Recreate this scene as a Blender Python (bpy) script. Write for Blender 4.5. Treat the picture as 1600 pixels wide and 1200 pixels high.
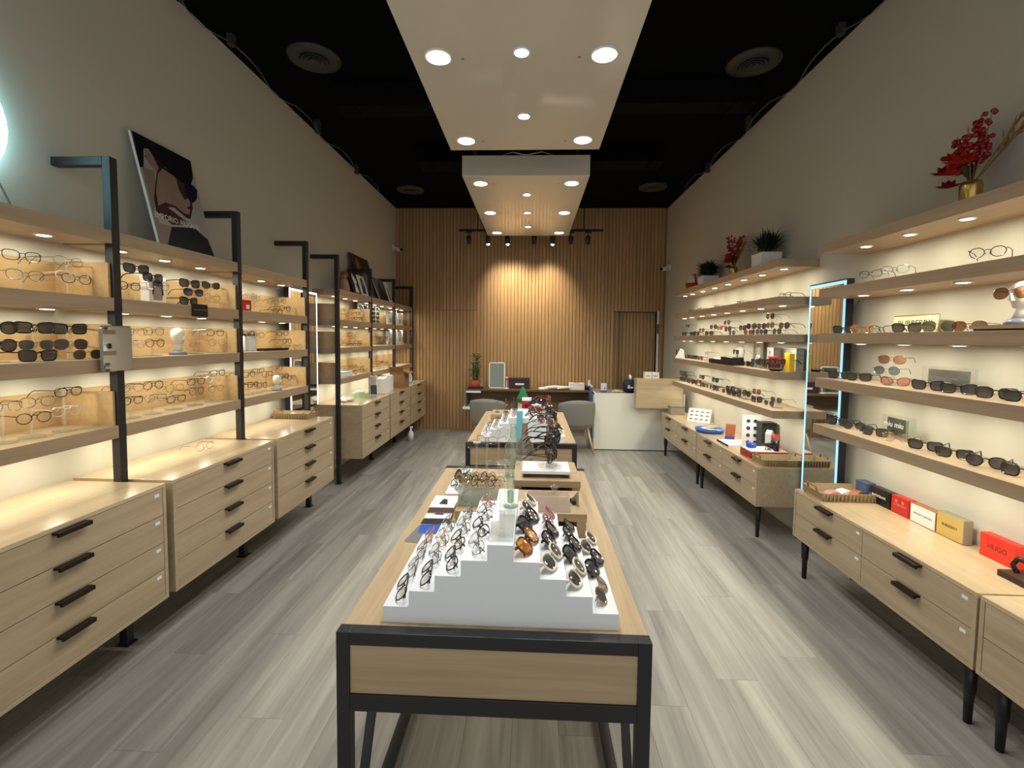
import bpy, math, random
from mathutils import Vector, Matrix

random.seed(7)
R = math.radians
for o in list(bpy.data.objects):
    bpy.data.objects.remove(o, do_unlink=True)
C = bpy.context.scene.collection
SC = bpy.context.scene

# ------------------------------------------------------------------ camera
CAM_H = 1.55
FOCAL_PX, YAW, PITCH, ROLL, AXIS_Y = 725.0, R(2.45), R(3.2), R(0.62), 568.5
cam = bpy.data.cameras.new('camera')
cam.sensor_width = 36.0
cam.lens = 36.0 * FOCAL_PX / 1600.0
cam.shift_y = (AXIS_Y - 600.0) / 1600.0
cam.clip_start = 0.05
fw = Vector((-math.sin(YAW) * math.cos(PITCH), math.cos(YAW) * math.cos(PITCH), -math.sin(PITCH)))
rt = Vector((math.cos(YAW), math.sin(YAW), 0))
up = rt.cross(fw)
r2 = rt * math.cos(ROLL) + up * math.sin(ROLL)
u2 = up * math.cos(ROLL) - rt * math.sin(ROLL)
co = bpy.data.objects.new('camera', cam)
C.objects.link(co)
m = Matrix((r2, u2, -fw)).transposed().to_4x4()
m.translation = (0, 0, CAM_H)
co.matrix_world = m
SC.camera = co

# ------------------------------------------------------------------ world, exposure
SC.view_settings.view_transform = 'Standard'
SC.view_settings.look = 'None'
SC.view_settings.gamma = 1.0
SC.view_settings.use_curve_mapping = False
SC.view_settings.exposure = 0.0
W = bpy.data.worlds.new('street_daylight')
SC.world = W
W.use_nodes = True
W.node_tree.nodes['Background'].inputs[0].default_value = (0.96, 0.98, 1.0, 1)
W.node_tree.nodes['Background'].inputs[1].default_value = 0.92
try:
    SC.cycles.use_denoising = True
    SC.cycles.transparent_max_bounces = 14
    SC.cycles.max_bounces = 6
    SC.cycles.diffuse_bounces = 4
    SC.cycles.glossy_bounces = 3
    SC.cycles.use_adaptive_sampling = True
    SC.cycles.adaptive_threshold = 0.025
    SC.cycles.sample_clamp_indirect = 4.0
    SC.cycles.caustics_reflective = False
    SC.cycles.caustics_refractive = False
except Exception:
    pass

# lamp strengths (watts); the lamps themselves are made with their fittings
PUCK_W, PANEL_WARM_W, PANEL_COOL_W, TRACK_W = 0.80, 31.0, 40.0, 165.0
PUCK_COL, WARM_COL, COOL_COL, TRACK_COL = (1.0, 0.95, 0.74), (1.0, 0.95, 0.88), (0.90, 0.96, 1.0), (1.0, 0.89, 0.66)

# ------------------------------------------------------------------ room measures (metres)
XL, XR, YB, YF, ZC = -2.28, 2.16, 7.72, -1.2, 3.67


def lin(c):
    c /= 255.0
    return c / 12.92 if c <= 0.04045 else ((c + 0.055) / 1.055) ** 2.4


def rgb(r, g, b):
    return (lin(r), lin(g), lin(b), 1.0)


# ------------------------------------------------------------------ materials
MATS = {}


def mat(name, col, rough=0.5, metal=0.0, bump=0.0, bscale=200.0, vary=0.0, emis=None, spec=0.5, coat=0.0, trans=0.0):
    if name in MATS:
        return MATS[name]
    m = bpy.data.materials.new(name)
    m.use_nodes = True
    nt = m.node_tree
    b = nt.nodes['Principled BSDF']
    b.inputs['Base Color'].default_value = col
    b.inputs['Roughness'].default_value = rough
    b.inputs['Metallic'].default_value = metal
    b.inputs['Specular IOR Level'].default_value = spec
    b.inputs['Coat Weight'].default_value = coat
    b.inputs['Transmission Weight'].default_value = trans
    if emis:
        b.inputs['Emission Color'].default_value = emis[0]
        b.inputs['Emission Strength'].default_value = emis[1]
        m.cycles.emission_sampling = 'NONE'
    tc = nt.nodes.new('ShaderNodeTexCoord')
    nz = nt.nodes.new('ShaderNodeTexNoise')
    nz.inputs['Scale'].default_value = bscale
    nz.inputs['Detail'].default_value = 3.0
    nt.links.new(tc.outputs['Object'], nz.inputs['Vector'])
    if vary > 0:
        mx = nt.nodes.new('ShaderNodeMix')
        mx.data_type = 'RGBA'
        mx.inputs[6].default_value = col
        mx.inputs[7].default_value = tuple(c * (1 - vary) for c in col[:3]) + (1,)
        nt.links.new(nz.outputs['Fac'], mx.inputs[0])
        nt.links.new(mx.outputs[2], b.inputs['Base Color'])
    if bump > 0:
        bp = nt.nodes.new('ShaderNodeBump')
        bp.inputs['Strength'].default_value = bump
        bp.inputs['Distance'].default_value = 0.002
        nt.links.new(nz.outputs['Fac'], bp.inputs['Height'])
        nt.links.new(bp.outputs['Normal'], b.inputs['Normal'])
    MATS[name] = m
    return m


def wood(name, c1, c2, axis, rough=0.42, fine=38.0, seed=0.0, objvar=0.0, streak=1.0, spec=0.5, coat=0.0):
    """streaky timber: noise drawn out along one axis, plus a wavy figure; tone differs a little from piece to piece"""
    if name in MATS:
        return MATS[name]
    m = bpy.data.materials.new(name)
    m.use_nodes = True
    nt = m.node_tree
    N, Lk = nt.nodes, nt.links
    b = N['Principled BSDF']
    b.inputs['Roughness'].default_value = rough
    b.inputs['Specular IOR Level'].default_value = spec
    b.inputs['Coat Weight'].default_value = coat
    b.inputs['Coat Roughness'].default_value = 0.15
    tc = N.new('ShaderNodeTexCoord')
    oi = N.new('ShaderNodeObjectInfo')
    add = N.new('ShaderNodeVectorMath')
    add.operation = 'MULTIPLY_ADD'
    add.inputs[1].default_value = (1, 1, 1)
    cmb = N.new('ShaderNodeCombineXYZ')
    mul = N.new('ShaderNodeMath')
    mul.operation = 'MULTIPLY'
    mul.inputs[1].default_value = 37.0
    Lk.new(oi.outputs['Random'], mul.inputs[0])
    for k in range(3):
        Lk.new(mul.outputs[0], cmb.inputs[k])
    Lk.new(tc.outputs['Object'], add.inputs[0])
    Lk.new(cmb.outputs[0], add.inputs[2])
    mp = N.new('ShaderNodeMapping')
    sc = [fine, fine, fine]
    sc['xyz'.index(axis)] = fine * 0.045
    mp.inputs['Scale'].default_value = sc
    Lk.new(add.outputs[0], mp.inputs['Vector'])
    n1 = N.new('ShaderNodeTexNoise')
    n1.inputs['Scale'].default_value = 1.0
    n1.inputs['Detail'].default_value = 5.0
    n1.inputs['Roughness'].default_value = 0.62
    n1.inputs['Distortion'].default_value = 0.6
    Lk.new(mp.outputs[0], n1.inputs['Vector'])
    mp2 = N.new('ShaderNodeMapping')
    sc2 = [fine * 0.2] * 3
    sc2['xyz'.index(axis)] = fine * 0.02
    mp2.inputs['Scale'].default_value = sc2
    Lk.new(add.outputs[0], mp2.inputs['Vector'])
    n2 = N.new('ShaderNodeTexNoise')
    n2.inputs['Scale'].default_value = 1.0
    n2.inputs['Detail'].default_value = 2.0
    n2.inputs['Distortion'].default_value = 1.2
    Lk.new(mp2.outputs[0], n2.inputs['Vector'])
    mixn = N.new('ShaderNodeMath')
    mixn.operation = 'MULTIPLY_ADD'
    mixn.inputs[1].default_value = 0.55
    mul2 = N.new('ShaderNodeMath')
    mul2.operation = 'MULTIPLY'
    mul2.inputs[1].default_value = 0.45
    Lk.new(n2.outputs['Fac'], mul2.inputs[0])
    Lk.new(n1.outputs['Fac'], mixn.inputs[0])
    Lk.new(mul2.outputs[0], mixn.inputs[2])
    rp = N.new('ShaderNodeValToRGB')
    lo, hi = 0.5 - 0.16 / streak, 0.5 + 0.16 / streak
    rp.color_ramp.elements[0].position = lo
    rp.color_ramp.elements[0].color = c2
    rp.color_ramp.elements[1].position = hi
    rp.color_ramp.elements[1].color = c1
    Lk.new(mixn.outputs[0], rp.inputs[0])
    last = rp.outputs[0]
    if objvar > 0:
        hv = N.new('ShaderNodeHueSaturation')
        mr = N.new('ShaderNodeMapRange')
        mr.inputs[3].default_value = 1 - objvar
        mr.inputs[4].default_value = 1 + objvar
        Lk.new(oi.outputs['Random'], mr.inputs[0])
        Lk.new(mr.outputs[0], hv.inputs['Value'])
        Lk.new(last, hv.inputs['Color'])
        last = hv.outputs[0]
    Lk.new(last, b.inputs['Base Color'])
    bp = N.new('ShaderNodeBump')
    bp.inputs['Strength'].default_value = 0.12
    bp.inputs['Distance'].default_value = 0.001
    Lk.new(n1.outputs['Fac'], bp.inputs['Height'])
    Lk.new(bp.outputs['Normal'], b.inputs['Normal'])
    MATS[name] = m
    return m


def sheet(name, col, clear, gloss_rough=0.05, gloss=0.12):
    """thin clear or tinted sheet: mostly see-through with a surface reflection"""
    if name in MATS:
        return MATS[name]
    m = bpy.data.materials.new(name)
    m.use_nodes = True
    nt = m.node_tree
    N, Lk = nt.nodes, nt.links
    out = N['Material Output']
    N.remove(N['Principled BSDF'])
    tr = N.new('ShaderNodeBsdfTransparent')
    tr.inputs[0].default_value = col
    gl = N.new('ShaderNodeBsdfGlossy')
    gl.inputs[0].default_value = (1, 1, 1, 1)
    gl.inputs['Roughness'].default_value = gloss_rough
    df = N.new('ShaderNodeBsdfDiffuse')
    df.inputs[0].default_value = col
    m1 = N.new('ShaderNodeMixShader')
    m1.inputs[0].default_value = 1 - clear
    Lk.new(tr.outputs[0], m1.inputs[1])
    Lk.new(df.outputs[0], m1.inputs[2])
    lw = N.new('ShaderNodeLayerWeight')
    lw.inputs[0].default_value = 0.5
    pw_ = N.new('ShaderNodeMath')
    pw_.operation = 'POWER'
    pw_.inputs[1].default_value = 2.6
    Lk.new(lw.outputs['Facing'], pw_.inputs[0])
    ml = N.new('ShaderNodeMath')
    ml.operation = 'MULTIPLY_ADD'
    ml.use_clamp = True
    ml.inputs[1].default_value = 0.6
    ml.inputs[2].default_value = gloss * 0.5
    Lk.new(pw_.outputs[0], ml.inputs[0])
    m2 = N.new('ShaderNodeMixShader')
    Lk.new(ml.outputs[0], m2.inputs[0])
    Lk.new(m1.outputs[0], m2.inputs[1])
    Lk.new(gl.outputs[0], m2.inputs[2])
    Lk.new(m2.outputs[0], out.inputs[0])
    MATS[name] = m
    return m


def glow(name, col, strength):
    return mat(name, col, 0.4, emis=(col, strength))


O1, O2 = rgb(186, 167, 137), rgb(166, 146, 116)
OAK_Y = wood('light_oak_along_room', O1, O2, 'y')
OAK_X = wood('light_oak_across_room', O1, O2, 'x')
OAK_Z = wood('light_oak_upright', O1, O2, 'z')
OAK_TOP = wood('light_oak_lacquered_top', rgb(204, 182, 148), rgb(184, 160, 126), 'y', rough=0.22, coat=0.3)
SHELF_OAK = wood('shelf_oak', rgb(176, 154, 126), rgb(156, 134, 108), 'y')
RISER_OAK = wood('shelf_riser_oak', rgb(196, 166, 120), rgb(176, 144, 100), 'y')
SLAT_OAK = wood('slat_wall_oak', rgb(182, 147, 102), rgb(162, 126, 84), 'z', objvar=0.05, fine=60)
SLAT_BACK = mat('slat_wall_backing', rgb(146, 113, 76), 0.7, vary=0.2, bscale=6)
PLANK = wood('grey_vinyl_plank', rgb(166, 163, 154), rgb(116, 112, 105), 'y', rough=0.42, fine=20, objvar=0.035, streak=1.0)
SUBFLOOR = mat('floor_joint', rgb(82, 78, 72), 0.8, vary=0.1)
WALL = mat('warm_grey_paint', rgb(206, 202, 188), 0.75, bump=0.15, bscale=300, vary=0.03)
BLACKCEIL = mat('black_ceiling_paint', rgb(6, 6, 8), 0.95, bump=0.3, bscale=40, vary=0.2, spec=0.08)
BLACKDUCT = mat('black_painted_duct', rgb(9, 9, 10), 0.9, vary=0.2, bscale=10, spec=0.12)
STEEL_BLK = mat('black_powder_coat', rgb(30, 29, 31), 0.42, bump=0.08, bscale=600)
BLACK = mat('black_plastic', rgb(20, 20, 21), 0.35, vary=0.1)
GLOSSBLK = mat('gloss_black', rgb(14, 14, 15), 0.12, vary=0.1)
PULL = mat('dark_bronze_pull', rgb(44, 34, 30), 0.35, 0.6, vary=0.1)
WHITE = mat('white_board', rgb(238, 238, 234), 0.45, vary=0.03)
PAPER = mat('white_paper', rgb(236, 235, 230), 0.7, vary=0.05)
ACRYL_W = mat('white_acrylic', rgb(236, 238, 238), 0.3, vary=0.02)
PANELW = mat('white_gloss_panel', rgb(208, 202, 190), 0.07, vary=0.02, bscale=3, spec=0.4)
GREYM = mat('grey_metal', rgb(150, 152, 154), 0.3, 0.8, vary=0.1)
CHROME = mat('mirror_glass', (0.86, 0.88, 0.87, 1), 0.02, 1.0)
VENTM = mat('vent_grey', rgb(56, 54, 50), 0.6, vary=0.1)
CLEAR = sheet('clear_acrylic', (0.96, 0.97, 0.96, 1), 0.97, gloss=0.14)
GREENGLASS = sheet('green_tinted_glass', (0.84, 0.92, 0.85, 1), 0.92, gloss=0.14)
LAMP_W = glow('warm_lamp', (1.0, 0.90, 0.80, 1), 9.0)
LAMP_C = glow('cool_lamp', (0.82, 0.92, 1.0, 1), 9.0)
LAMP_P = glow('puck_lamp', (1.0, 0.93, 0.80, 1), 9.0)
LED = glow('mirror_led_strip', (0.30, 0.66, 0.95, 1), 1.0)
LED2 = glow('mirror_led_strip_white', (0.86, 0.92, 1.0, 1), 1.7)
NEON = glow('cyan_neon', (0.45, 0.88, 1.0, 1), 11.0)
NEON.cycles.emission_sampling = 'AUTO'
FELT = mat('grey_chair_fabric', rgb(132, 132, 124), 0.9, bump=0.4, bscale=500, vary=0.12)
ASH = wood('pale_ash_leg', rgb(214, 190, 150), rgb(190, 160, 118), 'z')
RATTAN = mat('woven_rattan', rgb(170, 148, 112), 0.7, bump=0.6, bscale=120, vary=0.3)
RED = mat('red_card', rgb(196, 40, 30), 0.4, vary=0.08)
DRED = mat('dark_red_lacquer', rgb(168, 22, 26), 0.3, vary=0.08)
TEAL = mat('turquoise_card', rgb(120, 200, 214), 0.4, vary=0.06)
BLUE = mat('blue_plastic', rgb(44, 92, 190), 0.35, vary=0.08)
NAVYC = mat('slate_blue_leatherette', rgb(74, 88, 124), 0.5, vary=0.1)
GOLDC = mat('gold_card', rgb(206, 176, 98), 0.4, vary=0.06)
YEL = mat('yellow_card', rgb(236, 196, 32), 0.45, vary=0.05)
CARDB = mat('brown_cardboard', rgb(150, 112, 74), 0.8, vary=0.1)
TANC = mat('tan_leather', rgb(164, 104, 62), 0.5, vary=0.1)
SKIN = mat('printed_skin', rgb(158, 138, 128), 0.5, vary=0.25, bscale=7)
INK = mat('printed_black', rgb(22, 22, 28), 0.45, vary=0.3, bscale=5)
INKB = mat('printed_blue_black', rgb(28, 28, 56), 0.4, vary=0.2, bscale=6)
INKG = mat('printed_grey', rgb(120, 120, 120), 0.5, vary=0.2, bscale=6)
PRBG = mat('printed_pale_grey', rgb(172, 172, 170), 0.5, vary=0.08, bscale=3)
BRN = mat('printed_brown', rgb(74, 46, 38), 0.5, vary=0.3, bscale=8)
LEAF = mat('green_leaf', rgb(58, 100, 44), 0.5, vary=0.45, bscale=30)
LEAFD = mat('dark_green_leaf', rgb(26, 52, 26), 0.5, vary=0.4, bscale=30)
BERRY = mat('red_berry', rgb(160, 20, 34), 0.4, vary=0.3, bscale=60)
PETAL = mat('scarlet_petal', rgb(206, 40, 22), 0.6, vary=0.3, bscale=40)
STRAW = mat('dried_stem', rgb(150, 118, 74), 0.8, vary=0.3)
BRASS = mat('brass_vase', rgb(196, 160, 84), 0.25, 0.8, vary=0.1)
TERRA = mat('terracotta', rgb(170, 74, 40), 0.7, vary=0.15)
GREENF = mat('green_felt', rgb(30, 120, 74), 0.8, vary=0.15)
TAUPE = mat('taupe_paint', rgb(150, 140, 126), 0.5, vary=0.08)
STONE = mat('white_plaster', rgb(226, 220, 208), 0.6, vary=0.06)


# ------------------------------------------------------------------ mesh builder
class MB:
    def __init__(s):
        s.v, s.f = [], []

    def box(s, x0, x1, y0, y1, z0, z1):
        n = len(s.v)
        s.v += [(x0, y0, z0), (x1, y0, z0), (x1, y1, z0), (x0, y1, z0), (x0, y0, z1), (x1, y0, z1), (x1, y1, z1), (x0, y1, z1)]
        s.f += [tuple(n + i for i in q) for q in ((3, 2, 1, 0), (4, 5, 6, 7), (0, 1, 5, 4), (1, 2, 6, 5), (2, 3, 7, 6), (3, 0, 4, 7))]
        return s

    def cbox(s, cx, cy, cz, dx, dy, dz):
        return s.box(cx - dx / 2, cx + dx / 2, cy - dy / 2, cy + dy / 2, cz - dz / 2, cz + dz / 2)

    def prism(s, poly, axis, a, b):
        """poly: 2-D outline (counter-clockwise in the two other axes, cyclic order), extruded along axis from a to b"""
        n, k = len(s.v), len(poly)
        for t in (a, b):
            for p, q in poly:
                s.v.append({'x': (t, p, q), 'y': (q, t, p), 'z': (p, q, t)}[axis])
        s.f.append(tuple(n + i for i in reversed(range(k))))
        s.f.append(tuple(n + k + i for i in range(k)))
        for i in range(k):
            j = (i + 1) % k
            s.f.append((n + i, n + j, n + k + j, n + k + i))
        return s

    def tube(s, pts, r, n=6, closed=False, rad=None):
        pts = [Vector(p) for p in pts]
        K = len(pts)
        base = len(s.v)
        ref = None
        for i, p in enumerate(pts):
            a = pts[(i - 1) % K] if (closed or i > 0) else p
            b = pts[(i + 1) % K] if (closed or i < K - 1) else p
            t = (b - a).normalized()
            if ref is None:
                ref = Vector((0, 0, 1)) if abs(t.z) < 0.9 else Vector((1, 0, 0))
            u = t.cross(ref)
            if u.length < 1e-5:
                u = t.cross(Vector((0, 1, 0)))
            u.normalize()
            w = u.cross(t)
            ref = w
            rr = rad[i] if rad else r
            for k in range(n):
                an = 2 * math.pi * (k + 0.5) / n
                s.v.append(tuple(p + u * (rr * math.cos(an)) + w * (rr * math.sin(an))))
        m = K if closed else K - 1
        for i in range(m):
            j = (i + 1) % K
            for k in range(n):
                l = (k + 1) % n
                s.f.append((base + i * n + k, base + j * n + k, base + j * n + l, base + i * n + l))
        if not closed:
            s.f.append(tuple(base + k for k in range(n)))
            s.f.append(tuple(base + (K - 1) * n + k for k in reversed(range(n))))
        return s

    def lathe(s, prof, n=20, c=(0, 0, 0), caps=True):
        base, K = len(s.v), len(prof)
        for r, z in prof:
            for k in range(n):
                a = 2 * math.pi * k / n
                s.v.append((c[0] + r * math.cos(a), c[1] + r * math.sin(a), c[2] + z))
        for i in range(K - 1):
            for k in range(n):
                l = (k + 1) % n
                s.f.append((base + i * n + k, base + i * n + l, base + (i + 1) * n + l, base + (i + 1) * n + k))
        if caps:
            s.f.append(tuple(base + k for k in reversed(range(n))))
            s.f.append(tuple(base + (K - 1) * n + k for k in range(n)))
        return s

    def ball(s, c, r, n=8, m=5, sz=1.0):
        prof = [(max(0.0005, r * math.sin(math.pi * i / m)), -r * sz * math.cos(math.pi * i / m)) for i in range(m + 1)]
        return s.lathe(prof, n, c)

    def blade(s, p, d, up_, ln, w, bend=0.0):
        """one pointed leaf from p along d"""
        p, d, up_ = Vector(p), Vector(d).normalized(), Vector(up_)
        sd = d.cross(up_)
        if sd.length < 1e-4:
            sd = d.cross(Vector((1, 0, 0)))
        sd.normalize()
        nn = sd.cross(d)
        n = len(s.v)
        mid = p + d * (ln * 0.45) + nn * (bend * 0.3)
        tip = p + d * ln - nn * bend
        s.v += [tuple(p), tuple(mid - sd * w / 2), tuple(mid + nn * (w * 0.15)), tuple(mid + sd * w / 2), tuple(tip)]
        s.f += [(n, n + 1, n + 2), (n, n + 2, n + 3), (n + 1, n + 4, n + 2), (n + 2, n + 4, n + 3)]
        return s

    def mesh(s, name, material, smooth=False):
        me = bpy.data.meshes.new(name)
        me.from_pydata(s.v, [], s.f)
        me.materials.append(material)
        if smooth:
            me.polygons.foreach_set('use_smooth', [True] * len(me.polygons))
        me.update()
        return me

    def build(s, name, material, parent=None, smooth=False, bevel=0.0, loc=None, rot=None):
        o = bpy.data.objects.new(name, s.mesh(name, material, smooth))
        C.objects.link(o)
        o.parent = parent
        if loc:
            o.location = loc
        if rot:
            o.rotation_euler = rot
        if bevel > 0:
            b = o.modifiers.new('edge', 'BEVEL')
            b.width = bevel
            b.segments = 2
            b.limit_method = 'ANGLE'
        return o


def tag(o, label=None, cat=None, group=None, kind=None):
    for k, v in (('label', label), ('category', cat), ('group', group), ('kind', kind)):
        if v:
            o[k] = v
    return o


def thing(name, label, cat, loc=(0, 0, 0), rz=0.0, group=None):
    o = bpy.data.objects.new(name, None)
    o.empty_display_size = 0.05
    C.objects.link(o)
    o.location = loc
    o.rotation_euler = (0, 0, rz)
    return tag(o, label, cat, group)


def inst(name, me, parent, loc=(0, 0, 0), rot=(0, 0, 0)):
    o = bpy.data.objects.new(name, me)
    C.objects.link(o)
    o.parent = parent
    o.location = loc
    o.rotation_euler = rot
    return o


def spot(name, loc, aim, watts, col, size, blend=0.6, radius=0.02):
    l = bpy.data.lights.new(name, 'SPOT')
    l.energy = watts
    l.color = col
    l.spot_size = size
    l.spot_blend = blend
    l.shadow_soft_size = radius
    o = bpy.data.objects.new(name, l)
    C.objects.link(o)
    o.location = loc
    o.rotation_euler = (Vector(aim) - Vector(loc)).to_track_quat('-Z', 'Y').to_euler()
    return o


def disc_lamp(name, loc, watts, col, size):
    l = bpy.data.lights.new(name, 'AREA')
    l.shape = 'DISK'
    l.size = size
    l.energy = watts
    l.color = col
    o = bpy.data.objects.new(name, l)
    C.objects.link(o)
    o.location = loc
    return o


def lettering(name, text, size, material, parent, loc, rot, depth=0.0006, width=None):
    cu = bpy.data.curves.new(name, 'FONT')
    cu.body = text
    cu.size = size
    cu.extrude = depth
    cu.align_x = 'CENTER'
    cu.align_y = 'CENTER'
    cu.resolution_u = 2
    t = bpy.data.objects.new(name, cu)
    C.objects.link(t)
    dg = bpy.context.evaluated_depsgraph_get()
    me = bpy.data.meshes.new_from_object(t.evaluated_get(dg))
    bpy.data.objects.remove(t, do_unlink=True)
    me.materials.clear()
    me.materials.append(material)
    if width:
        xs = [v.co.x for v in me.vertices]
        k = width / max(1e-6, max(xs) - min(xs))
        for v in me.vertices:
            v.co.x *= k
    o = inst(name, me, parent, loc, rot)
    return o


FACE_PX = (R(90), 0, R(90))      # lettering that reads from the +X side
FACE_NX = (R(90), 0, R(-90))     # lettering that reads from the -X side
FACE_NY = (R(90), 0, 0)          # lettering that reads from the -Y side

# ================================================================== THE SETTING
fl = tag(MB().box(XL, XR, YF, YB, -0.10, -0.006).build('floor', SUBFLOOR), 'grey wood-look plank floor', None, kind='structure')
PW, PL = 0.185, 1.22
pm = MB().box(0, PW - 0.0008, 0, PL - 0.0008, -0.006, 0.0).mesh('plank', PLANK)
nrow = int((XR - XL) / PW)
for i in range(nrow):
    off = -((i * 0.43) % 1.0) * PL
    y = YF + off
    while y < YB - 0.01:
        a, b = max(y, YF), min(y + PL, YB)
        if b - a > PL - 0.01:
            inst('plank', pm, fl, (XL + i * PW, y, 0))
        elif b - a > 0.03:
            MB().box(0, PW - 0.0008, 0, b - a - 0.0008, -0.006, 0.0).build('plank', PLANK, fl, loc=(XL + i * PW, a, 0))
        y += PL
xe = XL + nrow * PW
y = YF
while y < YB - 0.01 and XR - xe > 0.01:
    b = min(y + PL, YB)
    MB().box(0, XR - xe, 0, b - y - 0.0008, -0.006, 0.0).build('plank', PLANK, fl, loc=(xe, y, 0))
    y += PL

tag(MB().box(XL - 0.1, XR + 0.1, YF, YB + 0.3, ZC, ZC + 0.1).build('ceiling', BLACKCEIL), 'matt black painted ceiling', None, kind='structure')
tag(MB().box(XL - 0.1, XL, YF, YB + 0.3, -0.1, ZC).build('wall_left', WALL), 'warm grey painted side wall behind the drawer cabinets', None, kind='structure')
tag(MB().box(XR, XR + 0.1, YF, YB + 0.3, -0.1, ZC).build('wall_right', WALL), 'warm grey painted side wall behind the floating shelves', None, kind='structure')
DX0, DX1, DZ = 1.385, 2.035, 2.0          # door opening
JX0, JX1 = -1.60, -0.93                   # flush door in the slats
mb = MB()
mb.box(XL, DX0, YB, YB + 0.1, -0.1, ZC).box(DX1, XR, YB, YB + 0.1, -0.1, ZC).box(DX0, DX1, YB, YB + 0.1, DZ, ZC)
wb = tag(mb.build('wall_back', SLAT_BACK), 'end wall clad in vertical oak slats', None, kind='structure')
d1 = tag(MB().box(DX0, DX1, YB + 0.13, YB + 0.17, 0, DZ).build('door_1', SLAT_BACK), 'recessed slatted door in the end wall', None, kind='structure')
d2 = tag(MB().box(JX0, JX1, YB - 0.004, YB, 0.0, DZ).build('door_2', SLAT_BACK), 'flush slatted door hidden in the end wall', None, kind='structure')
SP, SW, SD = 0.0565, 0.043, 0.010
full = MB().prism([(0, -SW / 2), (0, SW / 2), (ZC, SW / 2), (ZC, -SW / 2)], 'y', -SD, 0).mesh('slat', SLAT_OAK)
low = MB().box(-SW / 2, SW / 2, -SD, 0, 0, DZ - 0.006).mesh('slat', SLAT_OAK)
high = MB().box(-SW / 2, SW / 2, -SD, 0, DZ + 0.006, ZC).mesh('slat', SLAT_OAK)
x = XL + 0.03
while x < XR - 0.02:
    if DX0 - 0.02 < x < DX1 + 0.02:
        inst('slat', high, wb, (x, YB, 0))
        if DX0 + 0.03 < x < DX1 - 0.02:
            inst('slat', low, d1, (x, YB + 0.13, 0))
    elif JX0 < x < JX1:
        inst('slat', high, wb, (x, YB, 0))
        inst('slat', low, d2, (x, YB - 0.004, 0))
    else:
        inst('slat', full, wb, (x, YB, 0))
    x += SP
t = tag(MB().box(DX0 - 0.012, DX0, YB - 0.024, YB + 0.13, 0, DZ + 0.012).box(DX0, DX1, YB - 0.024, YB + 0.13, DZ, DZ + 0.012).build('trim_1', TAUPE), 'slim metal edge around the doorway', None, kind='structure')
t = tag(MB().box(DX1, DX1 + 0.03, YB - 0.026, YB + 0.13, 0, DZ + 0.012).build('trim_2', WHITE), 'pale upright door jamb', None, kind='structure')
MB().cbox(DX1 + 0.012, YB - 0.032, 1.72, 0.02, 0.012, 0.16).build('hinge', BLACK, t)

# ducts and pipes under the black ceiling
def duct(name, lab, x0, x1, y0, y1, z0, z1):
    t = thing(name, lab, 'duct', ((x0 + x1) / 2, (y0 + y1) / 2, z0))
    dx, dy = (x1 - x0) / 2, (y1 - y0) / 2
    MB().box(-dx, dx, -dy, dy, 0, z1 - z0).build('casing', BLACKDUCT, t, bevel=0.006)
    for k in (-0.5, 0, 0.5):
        MB().box(dx * 2 * k * 0.9 - 0.012, dx * 2 * k * 0.9 + 0.012, -dy - 0.012, dy + 0.012, -0.012, z1 - z0).build('flange', BLACKDUCT, t)
duct('air_duct', 'black rectangular duct crossing the ceiling above the rear hanging panel', -1.3, 1.4, 5.2, 5.5, 3.48, ZC)
duct('air_duct', 'black rectangular duct crossing the ceiling over the hanging panel gap', -1.7, 1.8, 3.95, 4.15, 3.48, ZC)
for i, (x, y, lab) in enumerate(((-1.69, 3.60, 'round ceiling vent above the big portrait poster'), (1.66, 3.74, 'round ceiling vent above the red flower vase side'),
                                 (-1.78, 6.75, 'round ceiling vent near the slat wall over the stacked posters'), (1.65, 6.66, 'round ceiling vent near the slat wall over the potted plants'))):
    t = thing('ceiling_vent', lab, 'vent', (x, y, ZC), group='round ceiling vents')
    MB().lathe([(0.10, -0.012), (0.13, -0.028), (0.192, -0.012), (0.197, 0)], 32).build('flange_ring', VENTM, t, True)
    for r in (0.03, 0.06, 0.09, 0.118):
        MB().lathe([(r - 0.012, -0.016), (r + 0.006, -0.032), (r + 0.01, -0.030), (r - 0.008, -0.014)], 28, caps=False).build('cone_ring', VENTM, t, True)
for sx, X, lab in ((-1, XL, 'thin wire run with clips along the ceiling edge above the drawer cabinets'), (1, XR, 'thin wire run with clips along the ceiling edge above floating shelves')):
    t = thing('ceiling_wire', lab, 'cable', (X - sx * 0.12, 1.5, ZC))
    pts = []
    for k in range(41):
        yy = 0.13 * k
        pts.append((sx * -0.06 * math.sin(k * 0.9) * (0.7 if k % 7 else 1.2), yy, -0.05 - 0.05 * abs(math.sin(k * 0.45))))
    MB().tube(pts, 0.0032, 5).build('wire', GREYM, t, True)
    for k in (10, 14, 24, 33):
        MB().cbox(pts[k][0], pts[k][1], pts[k][2] / 2 - 0.01, 0.04, 0.05, -pts[k][2] + 0.02).build('clip', VENTM, t)

# ------------------------------------------------------------------ hanging light panels
ringm = MB().lathe([(0.062, 0.0), (0.062, -0.006), (0.072, -0.006), (0.075, 0.0)], 24).mesh('downlight', WHITE, True)
discw = MB().lathe([(0.0005, -0.0075), (0.061, -0.0065), (0.061, -0.003)], 24, caps=False).mesh('lamp', LAMP_W)
ringc = MB().lathe([(0.036, 0.0), (0.036, -0.006), (0.045, -0.006), (0.048, 0.0)], 24).mesh('downlight', WHITE, True)
discc = MB().lathe([(0.0005, -0.0075), (0.035, -0.0065), (0.035, -0.003)], 24, caps=False).mesh('lamp', LAMP_C)
screwm = MB().lathe([(0.0005, -0.002), (0.008, -0.002), (0.009, 0)], 8, caps=False).mesh('screw', GREYM)


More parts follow.
